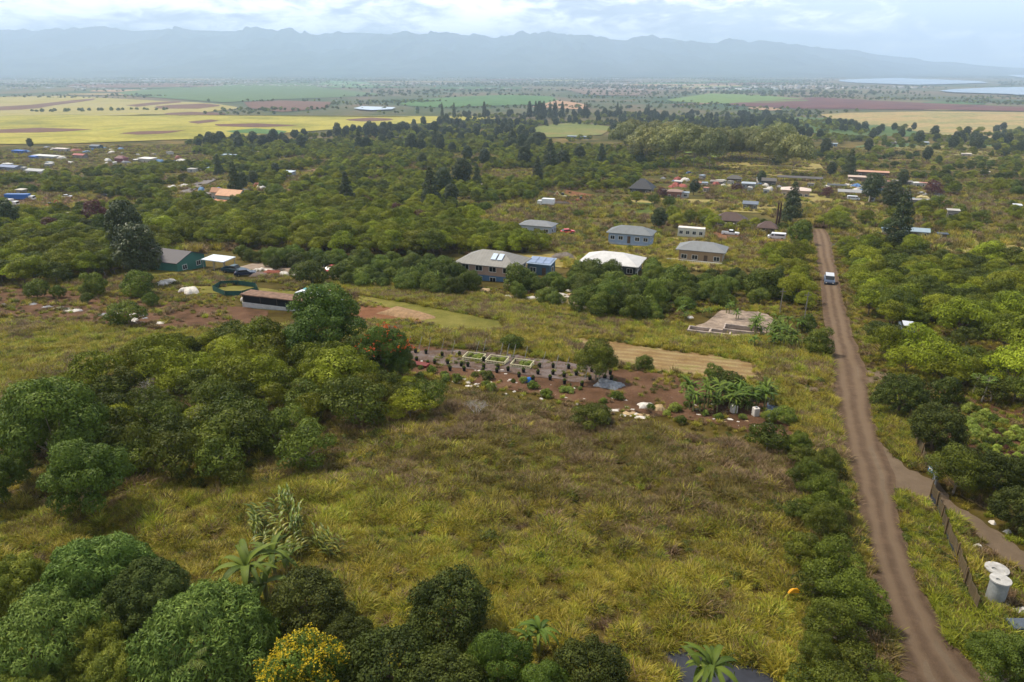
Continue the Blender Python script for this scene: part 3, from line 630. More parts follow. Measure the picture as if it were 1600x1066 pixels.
def blade(mb_V,mb_F,T,p,az,L,Wd,up,arch,n=6,fold=.25,t=.5,base_w=.35):
    """an arching leaf: two halves either side of a midrib"""
    i0=len(mb_V); d=np.array([math.cos(az),math.sin(az),0]); s=np.array([-d[1],d[0],0]); q=np.array(p,float)
    for k in range(n+1):
        u=k/n; ang=up-arch*u; w=Wd*.5*(min(1,base_w+u*3)*(1-u**3.5)+.02)
        mb_V+= [q+s*w+np.array([0,0,fold*w]),q,q-s*w+np.array([0,0,fold*w])]; T+=[t,t+.25,t]
        q=q+(d*math.cos(ang)+np.array([0,0,math.sin(ang)]))*L/n
        if k<n:
            a=i0+3*k; mb_F+=[(a,a+1,a+4,a+3),(a+1,a+2,a+5,a+4)]
L_BAN=leafmat('leaf_banana','#3c5018','#6a7c2a','#949a46',var=.12,patch=.1,trans=.3,rough=.6,spec=.2)
L_STALK=leafmat('leaf_stalk','#3c5018','#76802c','#a0903c',var=.15,patch=.1,trans=.3,rough=.4)
L_DEADLEAF=leafmat('leaf_withered','#6a5430','#94784a',var=.2)
def bananas():
    vs=[]
    for i in range(4):
        r=random.Random(400+i); V=[];F_=[];T=[]; h=r.uniform(1.7,2.6); nst=r.choice((1,2)); tb=MB()
        for s in range(nst):
            ox,oy=(0,0) if s==0 else (r.uniform(.5,.9),r.uniform(-.5,.5)); hh=h*(1 if s==0 else .65)
            tb.tube([(ox,oy,-.1),(ox,oy,hh*.6),(ox+.05,oy,hh)],[.13,.1,.07],7)
            for k in range(14 if s==0 else 8):
                blade(V,F_,T,(ox,oy,hh-.1),k*2.4+r.random(),r.uniform(1.5,2.3)*(1 if s==0 else .7),r.uniform(.24,.36),r.uniform(.6,1.4),r.uniform(1.2,2.9),8,t=r.uniform(0,.7))
        f=mk('foliage',V,[np.array(F_)],[L_BAN],attr={'tint':np.clip(T,0,1)}); vs.append((f,tb.mesh('stem',plain('#7a7a4a',.8))))
    kind('banana_plant',vs,1.9,3.6)
    vs=[]
    for i in range(3):
        r=random.Random(450+i); V=[];F_=[];T=[]; tb=MB()
        for s in range(6):
            ox,oy=r.uniform(-.6,.6),r.uniform(-.6,.6); hh=r.uniform(1.6,3.2); lx=r.uniform(-.5,.5)
            tb.tube([(ox,oy,-.1),(ox+lx*.4,oy,hh*.6),(ox+lx,oy,hh)],[.05,.045,.02],5)
            for k in range(9):
                u=.45+.55*k/8; blade(V,F_,T,(ox+lx*u,oy,hh*u),k*3.14+r.uniform(-.5,.5),r.uniform(.9,1.4),.15,r.uniform(.5,1.2),r.uniform(1.2,2.2),6,t=r.uniform(0,.9))
        f=mk('foliage',V,[np.array(F_)],[L_STALK],attr={'tint':np.clip(T,0,1)}); vs.append((f,tb.mesh('stem',plain('#8f8848',.8))))
    kind('stalk_plant',vs,1.5,3.5)
    vs=[]
    for i in range(2):
        r=random.Random(470+i); V=[];F_=[];T=[]; tb=MB(); h=3.4
        tb.tube([(0,0,-.2),(.15+.2*i,.05,h*.5),(.3+.3*i,.1,h)],[.14,.1,.08],7); tx=(.3+.3*i,.1,h)
        for k in range(14):
            az=k*2.4; el=r.uniform(.05,.9); L=r.uniform(.7,1.0); e=(tx[0]+L*math.cos(az)*math.cos(el),tx[1]+L*math.sin(az)*math.cos(el),tx[2]+L*math.sin(el)*.7)
            tb.bar(tx,e,.018,.012,4)
            for j in range(7): blade(V,F_,T,e,az+(j-3)*.75,r.uniform(.35,.55),.16,r.uniform(0,.3),.9,3,t=r.uniform(.1,.8))
        f=mk('crown',V,[np.array(F_)],[L_BAN],attr={'tint':np.clip(T,0,1)}); vs.append((f,tb.mesh('trunk',plain('#a39b8a',.8,noise=.25,scale=5))))
    kind('papaya_tree',vs,1.5,4.3)
    V=[];F_=[];T=[];r=random.Random(9); tb=MB(); h=5.2; tb.tube([(0,0,-.2),(.1,0,h*.5),(.2,.1,h)],[.2,.15,.13],8); rb=MB()
    for k in range(10):
        az=k*2.4; up=r.uniform(.9,1.5); L=2.7; q=np.array([.2,.1,h]); arch=r.uniform(1.0,1.8)
        d=np.array([math.cos(az),math.sin(az),0]); s=np.array([-d[1],d[0],0]); t_=r.uniform(.2,.9)
        for u in range(26):
            ang=up-arch*u/26; st=(d*math.cos(ang)+np.array([0,0,math.sin(ang)]))*L/26; rb.bar(q,q+st,.03*(1-u/30),.03*(1-(u+1)/30),4,cap=False); q=q+st
            if u>3 and u%2==0:
                for sg in (1,-1):
                    ll=.75*math.sin(math.pi*(u/28))**.6+.1; e=q+s*sg*ll*.75+d*ll*.35+np.array([0,0,-ll*.45]); w=d*.02; i0=len(V)
                    V+= [q-w,q+w,(q+e)/2+w*1.3+np.array([0,0,.06]),(q+e)/2-w*1.3+np.array([0,0,.06]),e]; T+=[t_]*5
                    F_+=[(i0,i0+1,i0+2,i0+3),(i0+3,i0+2,i0+4,i0+4)]
    Q=[f for f in F_ if f[2]!=f[3]]; Tr=[f[:3] for f in F_ if f[2]==f[3]]
    lf=leafmat('leaf_palm','#5a6a2c','#96964a','#b8aa60',var=.1,patch=.05,trans=.25)
    kind('coconut_palm',[(mk('frond',V,[np.array(Q),np.array(Tr)],[lf],attr={'tint':np.array(T)}),tb.mesh('trunk',BARKP))],2.6,6)
bananas()
def dead_tree(seed):
    r=random.Random(seed); mb=MB()
    def grow(p,d,L,rad,lv):
        q=p
        for k in range(2):
            d2=d+np.array([r.gauss(0,.22),r.gauss(0,.22),r.gauss(0,.12)]); d2/=np.linalg.norm(d2); e=q+d2*L*.5
            mb.bar(q,e,rad*(1-.2*k),rad*(.8-.15*k),5,cap=False); q=e; d=d2
        if lv<4:
            for k in range(r.choice((3,4))):
                nd=d+np.array([r.gauss(0,.65),r.gauss(0,.65),r.gauss(.1,.35)]); nd/=np.linalg.norm(nd); grow(q,nd,L*.68,rad*.5,lv+1)
    for k in range(3): grow(np.zeros(3),np.array([r.gauss(0,.6),r.gauss(0,.6),1.0])/1.3,1.6,.07,0)
    return mb
GREYWOOD=plain('#a39c94',.9,noise=.2,scale=4)
# ------------------------------------------------------------------ placing
def Gh(px,py,h):
    """point on the ray where it is h metres above the ground -> ground point below it"""
    dx,dy,dz=[float(v) for v in ray(px,py)]
    lo,hi=4.,20000.
    for k in range(60):
        m=math.sqrt(lo*hi); 
        if CAMZ+dz/dy*m>float(H(dx/dy*m,m))+h: lo=m
        else: hi=m
    y=math.sqrt(lo*hi); x=dx/dy*y; return x,y,float(H(x,y))
PROTO={}
def plant(k,x,y,s,label,cat,group=None,name=None,parts=True,v=None,sz=None,z=None,rz=None):
    K=KIND[k]; v=random.randrange(len(K['v'])) if v is None else v; z=float(H(x,y)) if z is None else z
    rz=random.uniform(0,6.28) if rz is None else rz
    name=name or k; sz=sz or s*random.uniform(.9,1.12); 
    ax,ay=random.uniform(.86,1.14),random.uniform(.86,1.14)
    if not parts:
        o=link(name,joined(k,v),None,(x,y,z)); o.rotation_euler=(0,0,rz); o.scale=(s*ax,s*ay,sz); return tag(o,label,cat,group)
    key=(k,v,name)
    if key not in PROTO:
        t=thing(name,label,cat,(x,y,z),rz,group); t.scale=(s*ax,s*ay,sz)
        for me in K['v'][v]: link(me.name.split('.')[0],me,t)
        PROTO[key]=t; return t
    src=PROTO[key]; t=src.copy(); COL.objects.link(t); t.location=(x,y,z); t.rotation_euler=(0,0,rz); t.scale=(s*ax,s*ay,sz)
    for ch in src.children: c=ch.copy(); COL.objects.link(c); c.parent=t
    for q in ('group',):
        if q in t: del t[q]
    return tag(t,label,cat,group)
def crown_at(k,px,py,w,label,cat,group=None,name=None,sy=1.0,**kw):
    """tree whose crown centre shows at px,py with a width of w photo pixels"""
    K=KIND[k]; s=1.0
    for it in range(4):
        x,y,z=Gh(px,py,K['H']*.6*s*sy); s=w/(F/float(depth(x,y,z)))/(2*K['R'])
    return plant(k,x,y,s,label,cat,group,name,sz=s*sy,z=z,**kw)
KEEP=[]           # circles kept free of trees: x,y,r
ROADW=np.array([G(a,b)[:2] for a,b in ROADP]); DRVW=np.array([G(a,b)[:2] for a,b in DRIVE])
def scatter_pts(poly,space,n=None,seed=0,jit=1,avoid=True,dens=None,wide=0):
    r=np.random.default_rng(seed+int(space*100)); P=np.array([G(a,b)[:2] for a,b in poly],float)
    x0,y0=P.min(0); x1,y1=P.max(0)
    gx,gy=np.meshgrid(np.arange(x0,x1,space),np.arange(y0,y1,space*.9)); gx=gx+(np.arange(gx.shape[0])%2)[:,None]*space*.5
    X=(gx+r.uniform(-.42,.42,gx.shape)*space*jit).ravel(); Y=(gy+r.uniform(-.42,.42,gy.shape)*space*jit).ravel()
    k=inpoly(X,Y,P)
    if wide: k&=~inpoly(X-wide,Y,ROADW)&~inpoly(X+wide,Y,ROADW)
    if avoid:
        k&=~inpoly(X,Y,ROADW)&~inpoly(X,Y,DRVW)
        for cx,cy,cr in KEEP: k&=(X-cx)**2+(Y-cy)**2>cr*cr
    X,Y=X[k],Y[k]
    if dens is not None:
        q=r.random(len(X))<dens(X,Y); X,Y=X[q],Y[q]
    return X,Y
def stuff(name,label,X,Y,S,meshes,idx=None,cat=None,tilt=0,sz=1.0,seed=0):
    """one countless mass: copies of a few shapes set on points of one object"""
    n=len(X); r=np.random.default_rng(seed); Z=H(X,Y)
    me=bpy.data.meshes.new(name); me.vertices.add(n); me.vertices.foreach_set('co',np.stack([X,Y,Z],-1).astype(np.float32).ravel())
    rot=np.stack([r.normal(0,tilt,n),r.normal(0,tilt,n),r.uniform(0,6.28,n)],-1)
    a=me.attributes.new('rot','FLOAT_VECTOR','POINT'); a.data.foreach_set('vector',rot.astype(np.float32).ravel())
    sc_=np.stack([S,S,S*sz*r.uniform(.85,1.2,n)],-1); a=me.attributes.new('scl','FLOAT_VECTOR','POINT'); a.data.foreach_set('vector',sc_.astype(np.float32).ravel())
    idx=r.integers(0,len(meshes),n) if idx is None else idx
    a=me.attributes.new('idx','INT','POINT'); a.data.foreach_set('value',np.asarray(idx,np.int32)); me.update()
    o=link(name,me); tag(o,label,cat,kind='stuff')
    c=bpy.data.collections.new(name+'_pieces')
    for i,m in enumerate(meshes): c.objects.link(bpy.data.objects.new('%s_piece_%02d'%(name,i),m))
    ng=bpy.data.node_groups.new(name,'GeometryNodeTree')
    ng.interface.new_socket('Geometry',in_out='INPUT',socket_type='NodeSocketGeometry'); ng.interface.new_socket('Geometry',in_out='OUTPUT',socket_type='NodeSocketGeometry')
    N=ng.nodes;L=ng.links; gi=N.new('NodeGroupInput'); go=N.new('NodeGroupOutput'); ip=N.new('GeometryNodeInstanceOnPoints'); ci=N.new('GeometryNodeCollectionInfo')
    ci.inputs['Collection'].default_value=c; ci.inputs['Separate Children'].default_value=True; ci.inputs['Reset Children'].default_value=True
    ip.inputs['Pick Instance'].default_value=True
    for nm,ty,so in (('rot','FLOAT_VECTOR','Rotation'),('scl','FLOAT_VECTOR','Scale'),('idx','INT','Instance Index')):
        na=N.new('GeometryNodeInputNamedAttribute'); na.data_type=ty; na.inputs['Name'].default_value=nm; L.new(na.outputs['Attribute'],ip.inputs[so])
    L.new(gi.outputs[0],ip.inputs['Points']); L.new(ci.outputs[0],ip.inputs['Instance']); L.new(ip.outputs[0],go.inputs[0])
    m=o.modifiers.new('scatter','NODES'); m.node_group=ng; return o
# ------------------------------------------------------------------ buildings
GLASS=bpy.data.materials.new('window_glass'); GLASS.use_nodes=True; b_=GLASS.node_tree.nodes['Principled BSDF']; b_.inputs['Base Color'].default_value=(.02,.025,.03,1); b_.inputs['Roughness'].default_value=.15
WHITE=plain('#d8d6d0',.6,noise=.06); 
def roof_mesh(kind_,W,D,rise,ov,t=.16,hipf=.5):
    mb=MB(); x=W/2+ov; y=D/2+ov; dz=-rise*ov/(D/2) if kind_ in('hip','gable') else 0; e=dz
    if kind_=='hip':
        r=max(0,W/2-D/2*hipf*2)
        V=[(-x,-y,e),(x,-y,e),(x,y,e),(-x,y,e),(-x,-y,e+t),(x,-y,e+t),(x,y,e+t),(-x,y,e+t),(-r-.01,0,rise+t),(r+.01,0,rise+t)]
        mb.add(V,[(3,2,1,0),(0,1,5,4),(1,2,6,5),(2,3,7,6),(3,0,4,7),(4,5,9,8),(5,6,9),(6,7,8,9),(7,4,8)])
    elif kind_=='gable':
        V=[(-x,-y,e),(x,-y,e),(x,y,e),(-x,y,e),(-x,-y,e+t),(x,-y,e+t),(x,y,e+t),(-x,y,e+t),(-x,0,rise+t),(x,0,rise+t),(-x,0,rise),(x,0,rise)]
        mb.add(V,[(0,10,11,1),(10,3,2,11),(4,5,9,8),(6,7,8,9),(0,1,5,4),(2,3,7,6),(1,11,9,5),(11,2,6,9),(10,0,4,8),(3,10,8,7)])
    else:
        V=[(-x,-y,0),(x,-y,0),(x,y,rise),(-x,y,rise),(-x,-y,t),(x,-y,t),(x,y,rise+t),(-x,y,rise+t)]
        mb.add(V,[(3,2,1,0),(4,5,6,7),(0,1,5,4),(1,2,6,5),(2,3,7,6),(3,0,4,7)])
    return mb
def window(par,x,y,z,w,h,face,trim=WHITE):
    """face: 'f' front (-y), 'b' back, 'l','r' sides; frame proud of the wall with the pane inside"""
    mb=MB(); p=MB(); f=.09; d=.06
    def put(m,a0,a1,z0,z1,o0,o1):
        if face in 'fb':
            s=-1 if face=='f' else 1; ys=sorted((y+s*o0,y+s*o1)); m.box(x+a0,x+a1,ys[0],ys[1],z0,z1)
        else:
            s=-1 if face=='l' else 1; xs=sorted((x+s*o0,x+s*o1)); m.box(xs[0],xs[1],y+a0,y+a1,z0,z1)
    put(mb,-w/2-f,w/2+f,z+h,z+h+f,-.02,d); put(mb,-w/2-f,w/2+f,z-f,z,-.02,d+.02); put(mb,-w/2-f,-w/2,z,z+h,-.02,d); put(mb,w/2,w/2+f,z,z+h,-.02,d); put(mb,-.025,.025,z,z+h,-.02,d-.01)
    put(p,-w/2,w/2,z,z+h,-.02,.02)
    fr=mb.build('window',trim,par); p.build('pane',GLASS,fr); return fr
def house(name,label,cat,px,py,wpx,ratio=.6,wh=2.7,roof='hip',rise=1.4,rot=None,rc='#7d7c78',wc='#9a968c',bc=None,bh=0,ov=.6,wf=3,ws=2,group=None,trim=WHITE,rib=None,open_=False,keep=1.1,hipf=.5,W=None,turn=0,door=True,post=False):
    rot=GRID if rot is None else math.radians(rot)
    x,y,z=Gh(px,py,wh+rise*.5); pm=F/float(depth(x,y,z)); a=abs(rot)
    if W is None: W=(wpx/pm)/(math.cos(a)+ratio*math.sin(a))-2*ov*.9
    W=max(W,2.0); D=W*ratio
    if turn: W,D=D,W; rot+=math.pi/2
    t=thing(name,label,cat,(x,y,z-.05),rot,group); KEEP.append((x,y,max(W,D)*.5*keep+.8))
    # a clear view between the house and the camera
    n=math.hypot(x,y); KEEP.append((x-x/n*D*.7,y-y/n*D*.7,W*.42*keep))
    zb=bh
    if bc: MB().box(-W/2+.05,W/2-.05,-D/2+.05,D/2-.05,-.6,bh).build('base',plain(bc,.8),t)
    if open_:
        nx=max(2,int(W/3)+1)
        for i in range(nx):
            for s in (-1,1): MB().box(-W/2+i*W/(nx-1)-.06,-W/2+i*W/(nx-1)+.06,s*(D/2-.1)-.06,s*(D/2-.1)+.06,-.5,wh+.02+(rise*(.5+s*.5*(1-.2/D)) if roof=='shed' else 0)).build('post',plain(wc,.8),t)
    else:
        MB().box(-W/2,W/2,-D/2,D/2,zb-(.6 if not bc else 0),wh+.01).build('wall',stripe(wc,2,5,.08,.8,.3,.9),t)
        if roof=='gable':     # triangular gable ends
            for s in (-1,1): MB().add([(s*(W/2-.05),-D/2,wh),(s*(W/2-.05),D/2,wh),(s*(W/2-.05),0,wh+rise),(s*W/2,-D/2,wh),(s*W/2,D/2,wh),(s*W/2,0,wh+rise)],[(0,1,2),(3,5,4),(0,3,4,1),(1,4,5,2),(2,5,3,0)]).build('gable',stripe(wc,2,5,.08,.8,.3,.9),t)
        if roof=='shed':
            MB().add([(-W/2,-D/2,wh),(W/2,-D/2,wh),(W/2,D/2,wh),(-W/2,D/2,wh),(-W/2,D/2,wh+rise-.02),(W/2,D/2,wh+rise-.02)],[(3,2,1,0),(0,1,5,4),(1,2,5),(0,4,3),(2,3,4,5)]).build('gable',stripe(wc,2,5,.08,.8,.3,.9),t)
        q=zb+.9
        for i in range(wf):
            if door and wf>1 and i==wf//2:
                d=MB().box(-W/2+(i+.5)*W/wf-.45,-W/2+(i+.5)*W/wf+.45,-D/2-.05,-D/2+.02,zb+.02,zb+2.05).build('door',plain('#5d4b3c',.7),t); MB().box(-W/2+(i+.5)*W/wf+.3,-W/2+(i+.5)*W/wf+.36,-D/2-.1,-D/2-.05,zb+1,zb+1.08).build('handle',plain('#a0a0a0',.3,1),d)
            else: window(t,-W/2+(i+.5)*W/wf,-D/2,q,min(1.5,W/wf*.5),1.0,'f',trim)
        for i in range(ws):
            window(t,W/2,-D/2+(i+.5)*D/ws,q,min(1.2,D/ws*.5),1.0,'r',trim); window(t,-W/2,-D/2+(i+.5)*D/ws,q,min(1.2,D/ws*.5),1.0,'l',trim)
    r=roof_mesh(roof,W,D,rise,ov,hipf=hipf).build('roof',stripe(rc,0,rib or 2.5,.12,.6,.5,.85),t); r.location=(0,0,wh)
    if post:
        for s in (-1,1): MB().bar((s*(W/2+ov-.15),-D/2-ov+.15,-.5),(s*(W/2+ov-.15),-D/2-ov+.15,wh-.3),.08).build('post',WHITE,t)
    t['W']=W; t['D']=D; t['wh']=wh; return t,W,D,wh
H_='house'
# the five large houses of the middle row
t,W,D,wh=house('house','dark grey roofed green house beside the gravel yard',H_,262,394,113,.62,3.0,'gable',1.5,rc='#4a4548',wc='#3f6e62',wf=0,ws=2,rib=1.2,ov=.7)
MB().bar((-W/2-.75,-D/2-.75,wh-.25),(-W/2-.75,0,wh+1.6),.1,n=4).bar((-W/2-.75,0,wh+1.6),(-W/2-.75,D/2+.75,wh-.25),.1,n=4).build('fascia',WHITE,t)
house('canopy','white sheet roof canopy joined to the green house','canopy',341,404,50,.6,2.4,'shed',.25,rc='#c9d2dc',wc='#8a8a8a',open_=True,ov=.2,rib=3)
t,W,D,wh=house('house','big two storey pink house with weathered grey hip roof',H_,770,398,118,.62,4.3,'hip',1.8,rc='#7f7c76',wc='#b79b88',bc='#5f7fa0',bh=1.7,wf=4,ws=3,rib=1.5,ov=.9,door=False)
for k in range(2):
    sp=MB().box(-.55,.55,-1.0,1.0,0,.1).build('solar_panel',plain('#b8c4d2',.25,noise=.04),t); sp.location=(1.3+k*1.45,-D*.27,wh+1.12); sp.rotation_euler=(math.atan(1.9/(D/2)),0,0)
for i in range(4): window(t,-W/2+(i+.5)*W/4,-D/2+.05,.4,1.3,.9,'f')
t,W,D,wh=house('annex','low blue walled annex with panels covering its roof','annex',846,408,48,.75,2.7,'shed',.5,rc='#8fa0b4',wc='#4c6676',wf=2,ws=1,ov=.3,rib=.6)
for i in range(3):
    for j in range(2):
        sp=MB().box(-.8,.8,-.95,.95,0,.07).build('solar_panel',plain('#7d8ca6',.2,noise=.05),t); sp.location=(-W/3+i*W/3,-D*.22+j*D*.45,wh+.2+.25+(j-.5)*.5*.5+.03); sp.rotation_euler=(math.atan(.5/D),0,0)
house('house','dark walled house under a plain white hip roof',H_,958,399,107,.62,2.9,'hip',1.5,rc='#bfbdbb',wc='#3e4648',wf=5,ws=3,rib=2.5,ov=.9,post=True)
t,W,D,wh=house('house','tan house with grey hip roof and white fenced deck',H_,1098,382,84,.55,3.4,'hip',1.3,rc='#77797a',wc='#9c8468',wf=4,ws=2,ov=.8)
dk=MB(); [dk.box(-W/2-2.5+i*.42,-W/2-2.4+i*.42,-D/2-2.4,-D/2-2.3,-.3,1.0) for i in range(int((W+3)/.42))]; dk.box(-W/2-2.5,W/2+.5,-D/2-2.42,-D/2-2.28,1.0,1.1); dk.box(-W/2-2.5,W/2+.5,-D/2-2.28,-D/2-.06,-.4,.1); dk.build('deck_railing',WHITE,t)
house('house','pale blue house on white stilts with grey hip roof',H_,987,357,79,.5,4.0,'hip',1.4,rc='#6e7274',wc='#8fa0ba',bc='#a8b2c4',bh=1.0,wf=5,ws=2,ov=.7)
house('house','pale blue house at the end of the gravel drive',H_,841,347,62,.5,3.0,'hip',1.0,rc='#75787b',wc='#9aa6b8',wf=3,ws=2,ov=.6)
house('house','brown roofed house, larger of the two beside the red lot',H_,1142,336,56,.6,2.8,'hip',1.8,rc='#4c3a34',wc='#75675a',wf=3,ws=2,ov=.9)
house('house','brown roofed house, smaller of the two beside the twin trunks',H_,1200,349,36,.7,2.2,'hip',1.3,rc='#54403c',wc='#6a5a50',wf=2,ws=1,ov=.8)
t,W,D,wh=house('portable_office','cream office trailer with a row of windows on the red lot','office trailer',1081,356,42,.28,2.7,'flat',.05,rc='#d6cfc6',wc='#c8c4b4',wf=4,ws=1,ov=.05,door=False)
house('house','black steep roofed pavilion house among the dark trees',H_,1004,285,46,.8,3.6,'hip',3.6,rc='#2c2e34',wc='#4a4642',wf=3,ws=2,ov=1.0)
house('house','cream flat topped house in front of the long dark sheds',H_,1244,294,50,.55,3.6,'hip',.9,rc='#c9b5aa',wc='#a99584',wf=5,ws=2,ov=.7)
house('house','red brown walled house left of the maroon tree',H_,1055,297,28,.7,3.4,'hip',.8,rc='#8c7468',wc='#7a5348',wf=3,ws=2,ov=.4)
for px,py,w,ra,wh,rt,ri,rc,wc,l,op in [
 (1250,277,66,.18,3,'shed',.5,'#55504e','#4b4845','long open sided shed with dark roof behind the cream house',1),
 (1362,268,50,.2,3,'shed',.5,'#b98d72','#6b5a4e','long low shed with rusty orange roof, farthest of the row',0),
 (1345,276,38,.3,3,'shed',.4,'#b9a494','#77675c','low shed with pale pinkish roof below the rusty one',0),
 (1336,299,52,.35,3,'shed',.5,'#8f8e8c','#5e5a55','grey ribbed shed with dark open front in the scrap yard',1),
 (1410,283,30,.3,2.5,'shed',.4,'#77706a','#5e5a55','low grey shed right of the dark round tree',0),
 (1202,280,26,.6,3.2,'gable',1.2,'#5a5652','#4b4845','dark gabled barn left of the long sheds',0),
 (1170,286,24,.5,2.6,'shed',.4,'#9aa2ac','#8a8a8a','pale blue roofed shed beside the dark barn',0),
 (1148,276,26,.6,3.0,'hip',1.6,'#55524e','#5e5148','grey hip roofed cottage in the crowded yard',0),
 (1120,283,22,.5,2.4,'shed',.4,'#7d756c','#5e5148','small brown shed in the crowded yard',0),
 (1173,316,26,.5,2.6,'gable',.8,'#6e7684','#63605a','small grey roofed shed alone in the dry paddock',0),
 (1308,289,30,.4,2.6,'shed',.3,'#4a4c4a','#3f3f3c','dark shed behind the grey ribbed one',1),
 (1431,358,42,.4,2.5,'gable',.7,'#8fa0aa','#6d7068','patched pale blue roofed hut in the right grass strip',0),
 (1473,365,18,.7,2.2,'flat',.1,'#3d4650','#35383c','small dark hut right of the patched one',0),
 (1385,357,10,.7,2,'flat',.1,'#6f8290','#5e6a70','tiny grey shed left of the patched hut',0),
 (1303,252,16,.5,3,'flat',.2,'#d0c6b8','#a87f70','small cream topped house past the golden field',0),
 (1440,312,34,.3,2.5,'shed',.3,'#8f8a86','#6a6763','long low roof at the far edge of the scrap yard',0),
 (1424,310,12,.8,2.8,'flat',.1,'#2a7aa6','#2d7396','bright blue container beside the scrap yard','0'),
 (1190,196,34,.2,4,'flat',.2,'#a8b0b4','#5d6462','long grey greenhouse in front of the far farm',0),
 (905,213,38,.2,3,'flat',.3,'#8c98a4','#55606a','low grey house in the yellow green pasture',0),
 (1140,350,8,.8,2.4,'flat',.1,'#a09890','#8a8078','small grey hut between the brown roofs',0),
 (1105,340,10,.8,2.4,'flat',.1,'#d2cec6','#aaa79c','small white hut behind the bigger brown roof',0),
 # far left settlement
 (362,300,50,.55,5.2,'gable',2.0,'#b58662','#8aa295','tan gabled house with pale green walls by the lane',0),
 (338,296,20,.6,4.2,'gable',1.5,'#a87a5c','#a89c8c','small tan roofed wing left of the tan gabled house',0),
 (345,314,36,.5,2.6,'shed',.4,'#b8805e','#8d7a68','low terracotta roof in front of the tan gabled house',0),
 (318,302,30,.4,2.8,'flat',.2,'#6e6258','#8a7d70','half built brown block left of the tan roofs',0),
 (30,235,26,.4,3,'flat',.2,'#2f62b0','#3a5c94','bright blue roofed shed at far left',0),(72,243,50,.25,3,'shed',.3,'#c8c8c4','#9a9a96','long white roofed shed at far left',0),
 (52,244,16,.5,3,'shed',.3,'#3a66b4','#5c6c94','small blue roofed shed beside the long white one',0),
 (125,241,26,.4,3.4,'gable',1,'#8f4640','#7d7168','red roofed house in the far left settlement',0),(189,245,22,.6,4.4,'hip',1.8,'#6a3f42','#7a4a48','dark red two storey house, left of the white flat one',0),
 (230,247,30,.5,3.6,'flat',.4,'#d6d2ca','#b0aba2','white flat roofed house in the far left settlement',0),(58,265,40,.4,2.8,'gable',1,'#9fa0a0','#b5b0a8','pale grey roofed bungalow at far left',0),
 (16,259,44,.4,2.8,'gable',1,'#75809a','#7d8088','slate blue roofed building cut by the left edge',0),(150,227,22,.5,3.4,'gable',1.2,'#56606a','#4f5a60','dark green house at the edge of the yellow field',0),
 (95,232,30,.3,3,'shed',.3,'#c4b8ae','#9c948c','pale shed in the middle of the far left settlement',0),(360,242,44,.25,3,'flat',.2,'#9fb0bc','#8a9096','long pale blue roof among the trees',0),(395,237,30,.3,2.6,'flat',.2,'#b49a88','#8c7a6c','long brown roof right of the pale blue one',0),
 (451,268,22,.6,3.6,'shed',.5,'#b4bec8','#8d9298','pale roofed hut at the start of the dirt track',0),(33,296,18,.6,3,'flat',.2,'#b8b2a6','#8a857c','beige box shed behind the blue truck',0),
 (104,333,10,.9,2.4,'shed',.3,'#c8bda8','#8d8474','small cream roofed hut below the dirt lot',0),(38,348,34,.3,2.6,'shed',.3,'#a6b0bc','#8d8f92','pale long roof cut by the left edge',0),(10,357,30,.5,2.4,'shed',.3,'#b07a6a','#8d7a70','pinkish roof at the left edge',0),
 (330,262,14,.5,3,'flat',.2,'#8698ac','#6d7c8a','small blue grey hut left of the lane',0),(1060,283,14,.5,2.6,'shed',.3,'#b8b4b0','#8a857f','small pale shed near the maroon tree',0),(1090,285,14,.6,2.8,'shed',.4,'#96705e','#7a6252','rusty roofed shed in the crowded yard',0),
 (1240,309,8,.8,2,'flat',.1,'#b8b4b0','#8a857f','tiny white hut below the cream house',0),(1510,240,16,.5,3,'flat',.3,'#c8beb4','#a0968c','small pale house in the woods at far right',0),(1445,222,14,.5,3,'flat',.3,'#b8c0c8','#8d9298','small white house far right by the pasture',0),
 (1590,320,14,.6,3,'flat',.3,'#c8ccd0','#98a0a4','white roofed hut at the right edge',0),(1490,328,20,.5,3,'flat',.3,'#a8a49c','#8a857c','grey hut in the right woods',0),(1540,268,14,.5,3,'flat',.3,'#b0a496','#8a7f74','small tan hut in the right woods',0),
 (1395,222,14,.4,3,'flat',.3,'#c0b8b0','#928a82','small house at the far end of the right pasture',0),(1300,224,18,.4,3,'flat',.3,'#9aa8b4','#7a858c','low blue grey farm shed past the grove',0),(745,288,18,.5,3,'flat',.3,'#b0a498','#8a7f74','pale hut in the middle wood',0)]:
    house('shed' if 'shed' in l or 'hut' in l or 'roof ' in l else 'house' if 'house' in l or 'bungalow' in l else 'building',l,'shed' if 'shed' in l or 'hut' in l or 'roof ' in l else 'building',px,py,w,ra,wh,rt,ri,rc=rc,wc=wc,wf=3 if w>20 else 2,ws=1,ov=.4,open_=(op==1),keep=.8)
qr=random.Random(31)
for i in range(16):
    px=qr.uniform(5,330); house('hut','tiny flat roofed hut in the far left settlement','hut',px,qr.uniform(232,262)-(8 if px>200 else 0)+(20 if i%4==0 else 0),qr.uniform(8,15),.7,2.6,'flat',.15,rc=qr.choice(['#c8c6c0','#a8a49c','#8c97a4','#9c6c5c','#6a645c']),wc=qr.choice(['#a8a49c','#8c857a','#b8b2a8']),wf=1,ws=0,ov=.2,group='tiny huts of the far left settlement',rot=qr.uniform(-60,60),keep=.6)
for i in range(22):
    px=qr.uniform(1015,1470); house('hut','tiny flat roofed hut among the sheds at the far right','hut',px,272+abs(px-1230)*.05+qr.uniform(-6,28),qr.uniform(8,16),.7,2.6,'flat',.15,rc=qr.choice(['#c8c6c0','#a8a49c','#8c97a4','#9c6c5c','#6a645c']),wc=qr.choice(['#a8a49c','#8c857a','#b8b2a8']),wf=1,ws=0,ov=.2,group='tiny huts among the far right sheds',rot=qr.uniform(-60,60),keep=.6)
